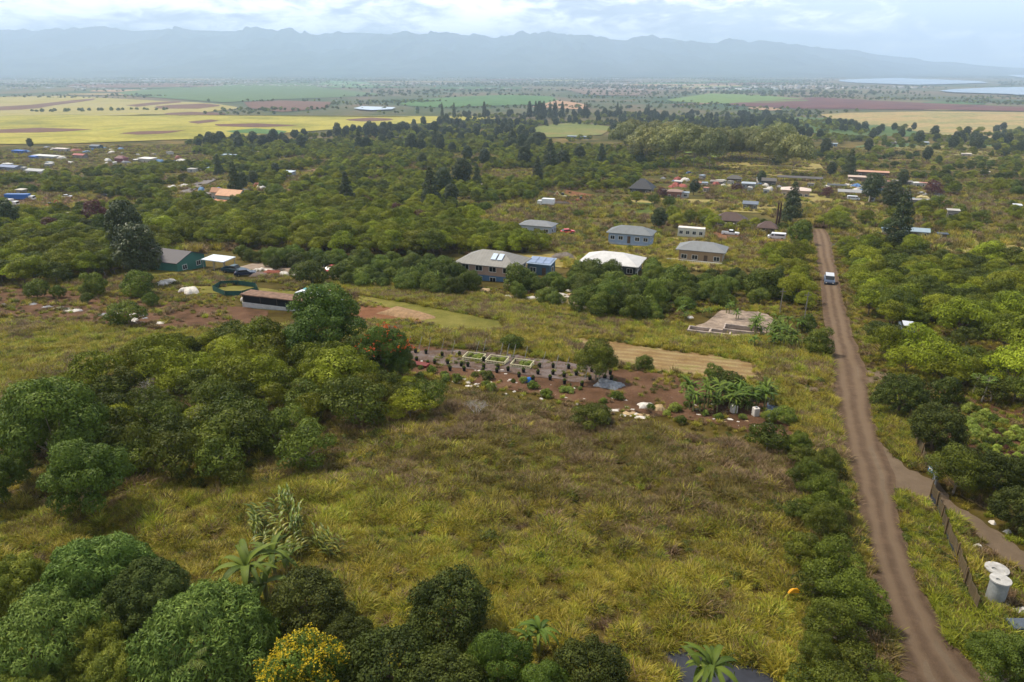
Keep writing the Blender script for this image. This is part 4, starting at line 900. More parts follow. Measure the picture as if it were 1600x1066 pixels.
# two tall bare palm trunks by the small brown roof
for k,(px,l) in enumerate(((1215,'left of two tall charred trunks behind the small brown roof'),(1219,'right of two tall charred trunks behind the small brown roof'))):
    x,y,z=Gh(px,333,5); o=MB().tube([(0,0,-.3),(.1,0,4),(.05,.1,8.5)],[.4,.33,.25],8).build('bare_trunk',plain('#4a332a',.9,noise=.3)); o.location=(x,y,z); tag(o,l,'tree trunk')
# ------------------------------------------------------------------ vehicles
TYRE=plain('#1c1c1e',.8); RIM=plain('#9a9c9e',.35,.8)
def vehicle(kind_,colour,px,py,head,label,name,cat,L=4.6,Wd=1.85,scale=1,dz=0,load=None):
    x,y,z=at(px,py); t=thing(name,label,cat,(x,y,z+.02+dz),head); t.scale=(scale,)*3; KEEP.append((x,y,3.2)); n=math.hypot(x,y); KEEP.append((x-x/n*4,y-y/n*4,2.6))
    pm=plain(colour,.3,noise=.04,spec=.5); h=L/2; w=Wd/2
    def ext(P,w0,name_,mat,par,bev=.04):
        k=len(P); V=[(a,-w0,b) for a,b in P]+[(a,w0,b) for a,b in P]; Fc=[tuple(range(k)),tuple(range(2*k-1,k-1,-1))]+[(i,i+k,(i+1)%k+k,(i+1)%k) for i in range(k)]
        return MB().add(V,Fc).build(name_,mat,par,bevel=bev)
    if kind_=='pickup':
        ext([(-h,.45),(h,.45),(h,.95),(h-.3,1.05),(h-1.35,1.12),(-.55,1.12),(-.55,.62),(-h+.1,.62),(-h+.1,1.12),(-h,1.12)],w,'body',pm,t)
        for s in (-1,1): MB().box(-h+.05,-.5,s*w-.05 if s>0 else -w,s*w if s>0 else -w+.05,.6,1.12).build('bed_side',pm,t)
        ext([(-.6,1.1),(h-1.4,1.1),(h-1.95,1.68),(-.45,1.7)],w-.14,'cabin',GLASS,t); MB().box(-.45,h-2.0,-w+.2,w-.2,1.68,1.76).build('cabin_roof',pm,t)
    elif kind_=='car':
        ext([(-h,.4),(h,.4),(h,.75),(h-.25,.88),(h-1.1,.98),(-h+.2,1.02),(-h,.85)],w,'body',pm,t); ext([(-h+.3,1.0),(h-1.15,.97),(h-1.8,1.42),(-h+1.1,1.46)],w-.15,'cabin',GLASS,t); MB().box(-h+1.05,h-1.85,-w+.22,w-.22,1.42,1.5).build('cabin_roof',pm,t,bevel=.03)
    elif kind_=='suv':
        ext([(-h,.45),(h,.45),(h,.9),(h-.25,1.05),(h-1.15,1.12),(-h+.05,1.15),(-h,.95)],w,'body',pm,t); ext([(-h+.1,1.12),(h-1.2,1.1),(h-1.8,1.68),(-h+.35,1.74)],w-.14,'cabin',GLASS,t); MB().box(-h+.35,h-1.85,-w+.18,w-.18,1.7,1.8).build('cabin_roof',plain('#b8bcc2',.4,noise=.04),t,bevel=.03)
    elif kind_=='van':
        ext([(-h,.4),(h,.4),(h,.95),(h-.45,1.15),(h-1.15,1.95),(-h,2.0)],w,'body',pm,t); ext([(h-.47,1.18),(h-.42,1.2),(h-1.1,1.88),(h-1.15,1.85)],w-.12,'windscreen',GLASS,t,0)
        for s in (-1,1): MB().box(h-1.7,h-1.05,s*w-.02,s*w+.02,1.2,1.7).build('window',GLASS,t); MB().box(-h+.4,h-2.0,s*w-.02,s*w+.02,1.3,1.7).build('window',GLASS,t)
    elif kind_=='truck':
        ext([(h-2,.5),(h,.5),(h,1.3),(h-.15,2.3),(h-2,2.4)],w-.05,'cab',plain('#d4d4d2',.4,noise=.04),t); MB().box(h-.12,h+.02,-w+.2,w-.2,1.45,2.15).build('windscreen',GLASS,t)
        MB().box(-h,h-2.15,-w,w,.95,3.3).build('cargo_box',pm,t,bevel=.04); MB().box(-h,h-1.5,-.4,.4,.55,.94).build('chassis',TYRE,t)
    for a in ((h-.95),(-h+.95))+((-h+2.1,) if kind_=='truck' else ()):
        for s in (-1,1):
            R=.36 if kind_!='truck' else .48; wl=thing_part('wheel',t,(a,s*(w-.1),R)); wl2=MB().lathe([(R*.6,-.11),(R,-.1),(R,.1),(R*.6,.11)],14).build('tyre',TYRE,wl); wl2.rotation_euler=(math.pi/2,0,0); rr=MB().lathe([(.05,-.12),(R*.58,-.118),(R*.58,.118),(.05,.12)],10).build('rim',RIM,wl); rr.rotation_euler=(math.pi/2,0,0)
    for s in (-1,1):
        MB().box(h-.04,h+.03,s*(w-.35)-.16,s*(w-.35)+.16,.68,.85).build('headlight',plain('#e6e6e0',.2),t); MB().box(-h-.03,-h+.04,s*(w-.25)-.1,s*(w-.25)+.1,.75,.95).build('tail_light',plain('#8a1c18',.3),t)
    MB().box(h-.03,h+.05,-w+.1,w-.1,.42,.6).build('bumper',TYRE,t)
    return t
def thing_part(name,par,loc):
    o=bpy.data.objects.new(name,None); COL.objects.link(o); o.parent=par; o.location=loc; return o
RH=math.pi/2+GRID
vehicle('suv','#414c60',1295,443,RH+math.pi,'dark blue car with white roof driving up the dirt road','car','car',5.0,2.0)
vehicle('pickup','#2e4650',366,426,GRID+.1,'dark teal pickup truck parked in the gravel yard','pickup_truck','pickup truck',5.4,1.95)
vehicle('car','#1c2740',384,431,GRID+.6,'dark blue car parked behind the teal pickup','car','car')
vehicle('car','#a03038',517,426,RH+math.pi,'red car under a blue cover among the orchard trees','car','car')
vehicle('van','#d6d8da',1213,374,GRID+math.pi,'white van parked at the end of the red lot','van','van',5.2,2.0)
vehicle('pickup','#d0d2d2',1141,368,GRID,'white pickup truck on the red lot','pickup_truck','pickup truck',5.4)
vehicle('truck','#d8dadc',853,322,GRID+math.pi,'white box truck on the red dirt lot','box_truck','truck',7.5,2.4)
vehicle('van','#d4d8dc',1333,313,GRID,'white van below the grey ribbed shed','van','van',5.4,2.0)
vehicle('truck','#2a62a8',33,314,GRID*0,'blue box truck with white cab in the dirt lot','box_truck','truck',13,2.5)
vehicle('truck','#c4bab4',4,323,0,'dusty white trailer truck cut by the left edge','box_truck','truck',14,2.5)
vehicle('car','#d0d4d8',105,309,.1,'white car parked in the dirt lot','car','car')
vehicle('car','#22262a',165,308,.1,'black car at the right end of the dirt lot','car','car')
vehicle('suv','#5a6672',1415,521,RH,'old grey car under the trees at the right','car','car')
vehicle('car','#c8c4c0',1440,305,.2,'white car beside the bright blue container','car','car'); vehicle('car','#a83030',1120,290,.4,'red car in the crowded yard','car','car'); vehicle('pickup','#d4d4d0',1345,296,.3,'white pickup truck under the scrap yard trees','pickup_truck','pickup truck')
vehicle('car','#c8343c',887,365,.2,'red car beside the pale blue house','car','car'); vehicle('car','#c8ccd0',1400,300,.5,'silver car among the scrap heaps','car','car'); vehicle('car','#3a6aa8',1077,272,.3,'blue car beside the crowded yard','car','car')
def digger(px,py,col,label,s=1,head=0):
    x,y,z=at(px,py); t=thing('excavator',label,'excavator',(x,y,z),head); t.scale=(s,)*3; c=plain(col,.5)
    for q in (-1,1): MB().box(-1.5,1.5,q*1.0-.25,q*1.0+.25,0,.7).build('track',TYRE,t,bevel=.15)
    MB().box(-1.4,1.1,-1.1,1.1,.8,1.6).build('body',c,t,bevel=.1); MB().box(0,1.2,-1.0,0,1.6,2.7).build('cab',GLASS,t,bevel=.08)
    MB().bar((1,.3,1.3),(3.2,.3,3.6),.22,.18,4).build('boom',c,t); MB().bar((3.2,.3,3.6),(4.6,.3,1.4),.17,.12,4).build('arm',c,t); MB().box(4.2,5.0,-.2,.8,.5,1.4).build('bucket',plain('#4a4038',.8),t,bevel=.1)
digger(880,311,'#b8b08a','cream excavator standing on the red dirt lot',1.0,2.6); digger(78,325,'#a83a2a','small red excavator in front of the dirt lot',.9,.3); digger(905,316,'#8c4a34','rusty brown excavator behind the red lot',.9,.4)
# ------------------------------------------------------------------ yard and farm things
def heap(name,label,cat,px,py,w,d,h,mat,seed=0,group=None,rough=.4,rz=None):
    """a rumpled low pile or crumpled sheet, w,d,h in metres"""
    x,y,z=at(px,py); n=14; u=np.linspace(-1,1,n); X,Y=np.meshgrid(u,u); q=np.clip(1-np.maximum(abs(X),abs(Y))**3,0,1)
    r=fbm(X*2.2+seed*3.1+50,Y*2.2+seed*1.7+50,4); Z=h*q*(1-rough+rough*2*r)-.03
    ang=np.arctan2(Y,X); k=1+.35*(fbm(np.cos(ang)*1.6+seed+30,np.sin(ang)*1.6+30,3)-.5)*2
    V=np.stack([X*k*w/2,Y*k*d/2,Z],-1).reshape(-1,3); i=np.arange(n*n).reshape(n,n); f=np.stack([i[:-1,:-1],i[:-1,1:],i[1:,1:],i[1:,:-1]],-1).reshape(-1,4)
    o=link(name,mk(name,V,f,[mat])); o.location=(x,y,z); o.rotation_euler=(0,0,random.uniform(0,6.28) if rz is None else rz); return tag(o,label,cat,group)
PLW=plain('#c4bdb4',.7,noise=.2,scale=3,bump=.5); PLG=plain('#7c7c80',.6,noise=.3,scale=3,bump=.5); PLT=plain('#a8906c',.9,noise=.25,scale=3,bump=.5)
hr=random.Random(21)
def heaps(name,label,cat,group,boxes,n,sz,mats,hh=.35,wf=1.0):
    for i in range(n):
        b=hr.choice(boxes); px=hr.uniform(b[0],b[2]); py=b[1]+(b[3]-b[1])*(px-b[0])/(b[2]-b[0])+hr.uniform(-b[4],b[4]); s=hr.uniform(*sz)
        heap(name,label,cat,px,py,s*hr.uniform(.8,1.8),s,hh*s*hr.uniform(.5,1.2),hr.choice(mats),i,group)
heaps('plastic_scrap','small white plastic scrap lying on the nursery soil','plastic scrap','plastic scraps on the nursery soil',[(700,585,1000,640,16),(1010,615,1220,670,14),(640,560,980,600,8)],80,(.18,.42),[PLW],.5)
heaps('ground_sheet','pale torn sheet on the left brown strip','torn sheet','torn sheets on the left brown strip',[(0,477,80,480,3),(75,482,120,486,3),(120,488,240,500,5),(160,492,260,512,5)],40,(.7,1.5),[PLW,PLW,PLG],.22)
heaps('rubble','beige cracked sheet on the nursery edge','torn sheet','beige sheets along the nursery edge',[(700,590,740,600,6),(930,640,1010,650,5),(1110,650,1200,672,7)],26,(.35,.8),[PLT,PLW],.18)
heaps('junk_heap','small heap of junk in the crowded yard','junk heap','junk heaps of the crowded yard',[(1010,285,1230,300,8),(1290,285,1420,312,10),(1400,305,1480,318,8)],70,(2,4.5),[PLW,PLG,plain('#4a6a94'),plain('#8c4a40'),plain('#b8a878'),plain('#3a3a3a')],.5)
heaps('junk_heap','small heap of junk in the far left settlement','junk heap','junk heaps of the far left settlement',[(40,245,330,262,10),(60,232,250,240,4),(230,290,420,296,6)],45,(3,6),[PLW,PLG,plain('#5a7a9c'),plain('#8c5a4c'),plain('#c0bcb4')],.5)
heaps('junk_heap','heap of junk beside the green house','junk heap','junk heaps near the green house',[(245,443,300,455,5),(400,425,470,430,4)],12,(1.2,2.6),[PLW,PLG,PLW],.5)
heaps('rubble','pale litter between the orchard trees','litter','litter between the orchard trees',[(690,440,1100,500,12),(870,455,990,470,8)],40,(1,2.4),[PLW,PLT],.25)
heap('silver_tarp','crumpled silver tarp bundle right of the nursery rows','tarp',950,604,2.2,3.0,.7,plain('#8a8c90',.5,noise=.35,scale=3,bump=.8),3)
heap('white_tarp','torn white sheet in the middle of the bare soil','tarp',1010,636,1.6,1.2,.5,PLW,5,rz=0); heap('white_tarp','torn cream sheet right of the white one on the bare soil','tarp',1030,640,1.3,1.2,.5,PLT,6,rz=0)
heap('dirt_mound','reddish dirt mound at the gravel yard','dirt mound',425,430,5,3,1.1,plain('#7d4434',.95,noise=.2),7,rz=0); heap('dirt_mound','grey dirt mound left of the reddish one','dirt mound',407,431,5,3,.8,plain('#6a5c54',.95,noise=.2),8,rz=0)
heap('straw_mound','long mound of dry straw below the red soil','straw mound',640,494,11,4,1.0,plain('#8d7152',.95,noise=.25,scale=2,bump=.8),9,rz=GRID-.2)
heap('debris_mound','grey rubble mound behind the annex','rubble mound',878,403,6,4,1.2,plain('#6d645c',.95,noise=.3),10,rz=0); heap('debris_mound','dark soil mound on the red lot','dirt mound',875,320,9,5,1.4,plain('#4c4440',.95),11,rz=0)
heap('tarp','turquoise tarp in the right wood, left piece','tarp',1484,493,3.2,2.4,1.2,plain('#1f8f9c',.5),12,rz=0); heap('tarp','turquoise tarp in the right wood, right piece','tarp',1500,493,3.6,2.6,1.5,plain('#2398a4',.5),13,rz=0)
heap('tarp','bright blue tarp over the red car','tarp',514,417,2.4,2.4,1.3,plain('#2c4a9c',.5),14,rz=0)
heap('tarp','teal blue cover beside the long shed','tarp',488,460,4.5,2.0,1.4,plain('#4a96a0',.5),15,rz=0)
heap('barrel_cover','bright blue bundle next to a white one in the nursery','tarp',826,597,.8,.7,.6,plain('#2468b0',.5),16,rz=0); heap('bag','round white bag next to the blue bundle','bag',820,597,.5,.5,.55,PLW,17,rz=0)
heap('tarp','pink sheet at the bend of the road','tarp',1377,380,5,3,1.0,plain('#b86a60',.6),18,rz=0); heap('tarp','black sheeted pile at the bend of the road','tarp',1320,385,7,3,1.4,plain('#26282c',.5),19,rz=0)
heap('withered_leaf','fallen bright yellow leaf on the grass at lower right','fallen leaf',1237,944,.7,.2,.25,plain('#d89a1c',.6),20,rz=.1).location.z+=.9
# long shed
def bus():
    x,y,z=Gh(440,472,1.2); rz=-.33; t=thing('long_shed','long low shed with brown roof, open side painted shade black and white base wall','shed',(x,y,z),rz); L=14.5
    MB().box(-L/2,L/2,-1.35,1.35,-.3,.85).build('base_wall',plain('#b4b2ae',.6,noise=.15),t,bevel=.05); MB().box(-L/2+.2,L/2-.2,-1.27,1.27,.86,2.1).build('open_side_shade',plain('#121214',.9),t)  # solid black block stands in for the shade inside the open side
    for i in range(5): MB().box(-L/2+.4+i*(L-.9)/4,-L/2+.5+i*(L-.9)/4,-1.31,1.31,0.86,2.1).build('pillar',plain('#4a443e',.8),t)
    MB().box(-L/2-.15,L/2+.15,-1.45,1.45,2.11,2.35).build('roof',plain('#775c4a',.8,noise=.35,scale=1.2),t,bevel=.08)
    KEEP.append((x,y,9)); n=math.hypot(x,y); KEEP.append((x-x/n*6,y-y/n*6,8)); KEEP.append((x+6,y-4,5))
bus()
vehicle('van','#c8ccd0',478,472,GRID+math.pi,'white van parked behind the long shed','van','van',5,2); vehicle('van','#b8c0c6',515,476,GRID,'pale van at the right end of the long shed','van','van',5,2)
heaps('junk_heap','heap of junk beside the long shed','junk heap','junk heaps beside the long shed',[(380,470,400,474,2),(460,465,540,470,4)],12,(1,2.2),[PLW,PLG],.6)
# green net pen
def net_pen():
    P=[(333,455),(345,447),(372,446),(400,450),(403,456),(378,463),(352,463)]; W=[at(a,b) for a,b in P]; x,y,z=W[0]
    t=thing('net_pen','green shade net pen left of the long shed','pen',(x,y,z)); nm=plain('#1c4840',.8,noise=.25,scale=2); 
    for i in range(len(W)):
        a=np.array(W[i])-W[0]; b=np.array(W[(i+1)%len(W)])-W[0]; MB().add([tuple(a+[0,0,.1]),tuple(b+[0,0,.1]),tuple(b+[0,0,1.05]),tuple(a+[0,0,1.05]),tuple(a+[.02,.03,.1]),tuple(b+[.02,.03,.1]),tuple(b+[.02,.03,1.05]),tuple(a+[.02,.03,1.05])],[(0,1,2,3),(7,6,5,4),(0,4,5,1),(1,5,6,2),(2,6,7,3),(3,7,4,0)]).build('net',nm,t)
        MB().bar(a-[0,0,.3],a+[0,0,1.25],.04).build('post',plain('#6a6258'),t)
    KEEP.append((W[3][0],W[3][1],6)); KEEP.append((x+3,y,5))
net_pen()
# nursery: weed mat, pots, poles, three cream crib beds
MAT_=plain('#5f5864',.8,noise=.25,scale=.8)
sheet('weed_mat',[(640,550),(700,548),(800,556),(900,570),(955,580),(958,600),(900,598),(800,584),(700,572),(640,562)],earth('mat_cloth',['#4e3d30','#5a4a40','#665a56','#6e6663'],.5,4,.4),.1,3,'purplish grey weed mat under the nursery pots',cat='ground cloth',kind='thing')
sheet('pond_sheet',[(1198,622),(1216,618),(1222,640),(1214,656),(1196,655)],plain('#3e4a60',.25,noise=.2),.12,1,'dark wet ground sheet like a pond, right of the bananas',cat='ground sheet',kind='thing')
sheet('ground_cloth',[(1020,1018),(1070,1012),(1180,1040),(1230,1066),(1240,1110),(1040,1110),(1050,1050)],plain('#2e3038',.6,noise=.2),.1,2,'black ground sheet under the banana plant at the bottom edge',cat='ground sheet',kind='thing')
PF=None
def pot(px,py,first=[]):
    x,y,z=at(px,py)
    if not first:
        t=thing('nursery_pot','black nursery pot with a small green plant, standing in the rows','plant pot',(x,y,z+.05),0,'black pots in the nursery rows')
        MB().lathe([(.17,0),(.21,.42),(.235,.44),(.235,.49),(.2,.49),(.18,.42)],14).build('pot',plain('#17181a',.6),t); q=link('plant',KIND['shrub']['v'][0][0],t,(0,0,.4)); q.scale=(.26,.26,.3); first.append(t)
    else: dup(first[0],(x,y,z+.05),hr.uniform(0,6))
for a,b,c,d,n in ((648,553,950,585,15),(655,566,960,597,16),(672,574,912,602,10)):
    for i in range(n): pot(a+(c-a)*i/(n-1)+hr.uniform(-6,6),b+(d-b)*i/(n-1)+hr.uniform(-3.5,3.5))
def pole(px,py,first=[]):
    x,y,z=at(px,py)
    if not first:
        t=MB().bar((0,0,-.2),(.55,.35,2.0),.045,.04,6).build('stake',plain('#8e8d86',.8,noise=.2)); t.location=(x,y,z); tag(t,'leaning pale stake standing in the nursery','stake','leaning stakes in the nursery rows'); first.append(t)
    else:
        t=first[0].copy(); COL.objects.link(t); t.location=(x,y,z); t.rotation_euler=(0,0,hr.uniform(-.2,.2))
for px,py in ((636,548),(653,549),(668,551),(688,553),(704,556),(742,556),(754,552),(780,560),(790,562),(800,563),(818,566),(845,574),(866,580),(882,583),(910,582),(930,585),(912,594),(934,596)): pole(px,py)
def crib(px,py,l,first=[]):
    x,y,z=at(px,py); t=thing('crib_bed',l,'raised bed',(x,y,z),GRID+.05); cm=plain('#d2caa4',.6,noise=.1); w,d,h=2.5,1.9,.62
    for s in (-1,1):
        for ax in (0,1):
            mb=MB(); Lh=(w if ax==0 else d)/2; o=(d if ax==0 else w)/2*s
            for zz in (.05,.25,h-.08): (mb.box(-Lh,Lh,o-.03,o+.03,zz,zz+.07) if ax==0 else mb.box(o-.03,o+.03,-Lh+.04,Lh-.04,zz,zz+.07))
            k=int(Lh*2/.2)
            for i in range(k+1):
                q=-Lh+i*Lh*2/k
                if ax==0: mb.box(q-.04,q+.04,o-.045*s-.02,o-.045*s+.02,0,h)
                elif abs(q)<Lh-.1: mb.box(o-.045*s-.02,o-.045*s+.02,q-.04,q+.04,0,h)
            mb.build('lattice_side',cm,t)
    MB().box(-w/2+.1,w/2-.1,-d/2+.1,d/2-.1,0,.35).build('soil',plain('#4a3c30',.95),t)
    for i in range(5): q=link('plant',KIND['shrub_light']['v'][i%3][0],t,(hr.uniform(-.8,.8),hr.uniform(-.5,.5),.2)); q.scale=(.6,.6,.45)
    return t
crib(741,562,'cream lattice sided bed, leftmost of the three in the nursery'); crib(777,567,'cream lattice sided bed, middle of the three in the nursery'); crib(816,573,'cream lattice sided bed, rightmost of the three in the nursery')
o=MB().box(-1.3,1.3,-.5,.5,.1,.5).build('red_trough',plain('#6e2c24',.6),None,bevel=.05); o.location=at(655,573); o.rotation_euler=(0,0,GRID); tag(o,'dark red trough at the left end of the nursery','trough')
for px,py,l in ((1146,645,'white tank box on the soil, left of the two by the bananas'),(1180,650,'white tank box on the soil, right of the two by the bananas')):
    x,y,z=at(px,py); t=thing('tank_box',l,'tank',(x,y,z),.2); MB().box(-.3,.3,-.3,.3,0,.95).build('body',PLW,t,bevel=.08); MB().lathe([(.12,.96),(.12,1.05)],10).build('cap',PLG,t)
# two upright poles by the ruined pens, utility poles
for px,py,h,l in ((1218,492,4.5,'thin grey pole standing behind the banana patch'),(1253,522,6.5,'taller thin grey pole by the edge of the road')):
    x,y,z=at(px,py); t=thing('pole',l,'pole',(x,y,z)); MB().bar((0,0,-.3),(0,0,h),.09,.06).build('shaft',plain('#7c756c'),t); MB().box(-.5,.5,-.04,.04,h-.5,h-.4).build('crossbar',plain('#6a645c'),t)
# ruined concrete pens
def ruin(px,py,w,d,h,l):
    x,y,z=at(px,py); t=thing('ruined_pen',l,'ruined pen',(x,y,z),GRID); c=plain('#a5968a',.9,noise=.3,scale=1.2,bump=.4)
    MB().box(-w/2,w/2,-d/2,-d/2+.2,-.2,h).build('wall',c,t); MB().box(-w/2,w/2,d/2-.2,d/2,-.2,h*.8).build('wall',c,t); MB().box(-w/2,-w/2+.2,-d/2+.2,d/2-.2,-.2,h*.9).build('wall',c,t); MB().box(w/2-.2,w/2,-d/2+.2,d/2-.2,-.2,h*.7).build('wall',c,t); KEEP.append((x,y,w*.6))
ruin(1160,520,5.5,3,.8,'low walled concrete pen in front of the cracked slab'); ruin(1092,520,3.2,2.4,.7,'smaller low concrete pen at the left of the slab'); ruin(1125,522,3,2,.5,'middle low concrete pen beside the slab')
KEEP.append((*at(1160,505)[:2],9))
# fence with gate along the driveway
WOOD=plain('#6e5a3e',.9,noise=.3,scale=2,bump=.4)
def fence(pts,h,label,mat,base):
    W=[np.array(at(a,b)) for a,b in pts]; o0=W[0].copy(); t=thing('fence',label,'fence',tuple(o0)); r=random.Random(len(pts)); top=MB(); bot=MB(); last=None
    for i in range(len(W)-1):
        a,b=W[i]-o0,W[i+1]-o0; L=np.linalg.norm((b-a)[:2]); n=max(1,int(L/1.9))
        for k in range(n):
            p=a+(b-a)*k/n; q=a+(b-a)*(k+1)/n; p[2]=float(H(p[0]+o0[0],p[1]+o0[1]))-o0[2]; q[2]=float(H(q[0]+o0[0],q[1]+o0[1]))-o0[2]
            p0=p.copy(); h0=h*(.9+.15*r.random()); MB().bar(p0-[0,0,.3],p0+[r.uniform(-.05,.05),r.uniform(-.05,.05),h0+.25],.06,.055,6).build('post',WOOD,t)
            nrm=np.array([-(q-p)[1],(q-p)[0],0]); nrm/=np.linalg.norm(nrm); m=6
            for (mb,z0,z1,of) in ((top,.45,h0,.03),(bot,.0,.5,.06)):
                V=[];n0=0
                for j in range(m+1):
                    c=p+(q-p)*j/m; w=of+.05*math.sin(j*2.1+k); sag=-.08*math.sin(math.pi*j/m)
                    V+=[c+nrm*w+[0,0,z0],c+nrm*w+[0,0,z1+sag],c+nrm*(w+.02)+[0,0,z1+sag],c+nrm*(w+.02)+[0,0,z0]]
                Fc=[(4*j+e,4*j+4+e,4*j+4+(e+1)%4,4*j+(e+1)%4) for j in range(m) for e in range(4)]+[(0,1,2,3),(4*m+3,4*m+2,4*m+1,4*m)]
                mb.add(V,Fc)
    top.build('screen',mat,t); bot.build('skirt',base,t); return t
SCR=stripe('#5c4e36',2,5,.3,.9,.3,.7); SKB=plain('#2c3444',.7,noise=.3)
fence([(1408,632),(1420,660),(1432,700),(1445,735),(1455,748)],1.3,'brown slatted fence from the dark tree down to the gate',SCR,plain('#5a4a38',.9))
fence([(1452,778),(1462,795),(1475,840),(1492,880),(1505,920),(1522,962)],1.3,'brown screen fence with dark blue skirt below the gate',SCR,SKB)
x,y,z=at(1453,745); t=thing('blue_sign','small blue and white sign hung on the fence by the gate','sign',(x-.15,y-.1,z+.75),GRID-1.2); MB().box(-.3,.3,-.02,.02,-.25,.25).build('board',plain('#2f6aa0',.5),t); MB().box(-.24,.24,-.035,-.021,0,.17).build('panel',WHITE,t)
a=np.array(at(1457,750)); b=np.array(at(1459,775)); t=thing('gate','open metal frame gate standing beside the driveway','gate',tuple(a)); d=b-a; mt=plain('#8d9196',.4,.6)
for k,(p,q) in enumerate((((0,0,.1),(0,0,1.6)),(tuple(d*.8+[0,0,.1]),tuple(d*.8+[0,0,1.6])))): MB().bar(p,q,.05).build('post',mt,t)
fr=MB(); [fr.bar(np.array([0,0,zz]),d*.8+[0,0,zz],.03) for zz in (.2,.65,1.1,1.5)]; [fr.bar(d*.8*u+[0,0,.2],d*.8*u+[0,0,1.05],.018) for u in np.linspace(.1,.9,8)]; fr.build('gate_frame',mt,t); MB().add([tuple(d*.1+[.03,0,.3]),tuple(d*.7+[.03,0,.3]),tuple(d*.7+[.03,0,1.4]),tuple(d*.1+[.03,0,1.4])],[(0,1,2,3)]).build('mesh_panel',plain('#5f6672',.6),t)
# concrete tanks
def tank(px,py,r_,h,l):
    x,y,z=Gh(px,py,h); t=thing('concrete_tank',l,'concrete tank',(x,y,z)); c=plain('#8f918e',.8,noise=.2,scale=2)
    MB().lathe([(r_*.88,-.1),(r_*.88,h-.08)],28).build('tank_wall',c,t)
    n=28; V=[];Fc=[]; hx,hy,hr_=-.28*r_,-.05*r_,.22*r_
    for k in range(n):
        a_=2*math.pi*k/n; V+=[(r_*math.cos(a_),r_*math.sin(a_),h-.08),(r_*math.cos(a_),r_*math.sin(a_),h),(hx+hr_*math.cos(a_),hy+hr_*math.sin(a_),h),(hx+hr_*math.cos(a_),hy+hr_*math.sin(a_),h-.08)]
    for k in range(n):
        j=(k+1)%n; Fc+=[(4*k+e,4*j+e,4*j+e+1,4*k+e+1) for e in range(3)]+[(4*k+3,4*j+3,4*j,4*k)]
    MB().add(V,Fc).build('lid',plain('#a8a5a0',.8,noise=.25,scale=2.5),t); MB().lathe([(hr_*1.02,h-.3),(hr_*1.02,h-.09)],16,(hx,hy)).build('opening_shade',plain('#0c0c0e',.9),t)  # near-black plug below the lid hole paints the shade inside the tank
tank(1558,888,.66,.55,'wide low concrete tank with white lid, behind the taller one'); tank(1564,905,.55,1.6,'tall round concrete tank with white lid, in front of the low one')
for i,(px,py,s,l) in enumerate(((1570,948,.9,'broken white panel at the foot of the tall tank'),(1595,955,1.0,'white plank at the right edge below the tanks'))): heap('broken_sheet',l,'broken sheet',px,py,s,.5,.2,PLW,i+40,rz=.3)
o=MB().box(-.7,.7,-.4,.4,0,.5).build('grey_box',plain('#4c545e',.6),None,bevel=.04); o.location=at(1596,985); tag(o,'dark grey box at the right edge under the tanks','box')
for i,(px,py) in enumerate(((1551,818),(1574,832),(1494,850),(1528,855),(1465,835),(1308,694))): heap('white_scrap','crumpled white scrap beside the driveway','plastic scrap',px,py,.45,.35,.25,PLW,i+60,'white scraps beside the driveway')
for i in range(34):
    px=hr.uniform(650,1180); crown_at('shrub' if i%3 else 'shrub_light',px,566+(px-650)*.16+hr.uniform(-4,22),hr.uniform(9,20),'small leafy plant growing on the nursery soil','plant','small plants on the nursery soil',name='leafy_plant',parts=False)
# garden rows at right, red leafed plants
gp=[(x_,y_) for x_ in range(1510,1620,13) for y_ in range(0,1)]
for r_ in range(8):
    for c_ in range(9):
        px=1500+c_*14+r_*7+hr.uniform(-4,4); py=625+r_*17+c_*7+hr.uniform(-3,3)
        if px>1610 or py>790 or (1535<px<1590 and 700<py<770 and hr.random()<.3): continue
        crown_at('shrub_light' if hr.random()<.7 else 'shrub',px,py,hr.uniform(13,22),'small leafy crop bush in the garden rows at the right','bush','crop bushes in the garden rows',name='crop_bush')
for px,py in ((1566,690),(1573,700),(1580,708),(1586,716),(1560,680),(1556,674)):
    crown_at('red_tree',px,py,13,'small dark red leafed plant in the garden','red leafed plant','dark red plants in the garden',name='red_leafed_plant')
# ------------------------------------------------------------------ grass
def tuft(name,mat,seed,n=70,h=1.0,spread=.45,w=.035,arch=1.5,seg=3):
    r=np.random.default_rng(seed); k=n
    az=r.uniform(0,6.28,k); p=np.stack([r.normal(0,spread*.55,k),r.normal(0,spread*.55,k),np.zeros(k)],-1); az=np.where(r.random(k)<.45,np.arctan2(p[:,1],p[:,0])+r.normal(0,.6,k),az)
    L=h*r.uniform(.6,1.25,k); up=r.uniform(.9,1.5,k); ar=arch*r.uniform(.5,1.3,k); d=np.stack([np.cos(az),np.sin(az),0*az],-1)
    a2=az+math.pi/2+r.normal(0,.5,k); s=np.stack([np.cos(a2),np.sin(a2),0*az],-1); V=[];T=[];q=p.copy(); t=r.random(k)
    for j in range(seg+1):
        u=j/seg; wd=w*(1-u**1.6)*r.uniform(.7,1.3,k)+.004; V.append(q+s*wd[:,None]); V.append(q-s*wd[:,None]); T+= [np.clip(t+.15*(u-.5),0,1)]*2
        ang=up-ar*u; q=q+(d*np.cos(ang)[:,None]+np.stack([0*az,0*az,np.sin(ang)],-1))*(L/seg)[:,None]
    V=np.stack(V,1); T=np.stack(T,1); m=2*(seg+1); b=np.arange(k)[:,None]*m
    Fc=np.concatenate([b+np.array([[2*j,2*j+1,2*j+3,2*j+2]]) for j in range(seg)])
    return mk(name,V.reshape(-1,3),Fc,[mat],attr={'tint':T.ravel()})
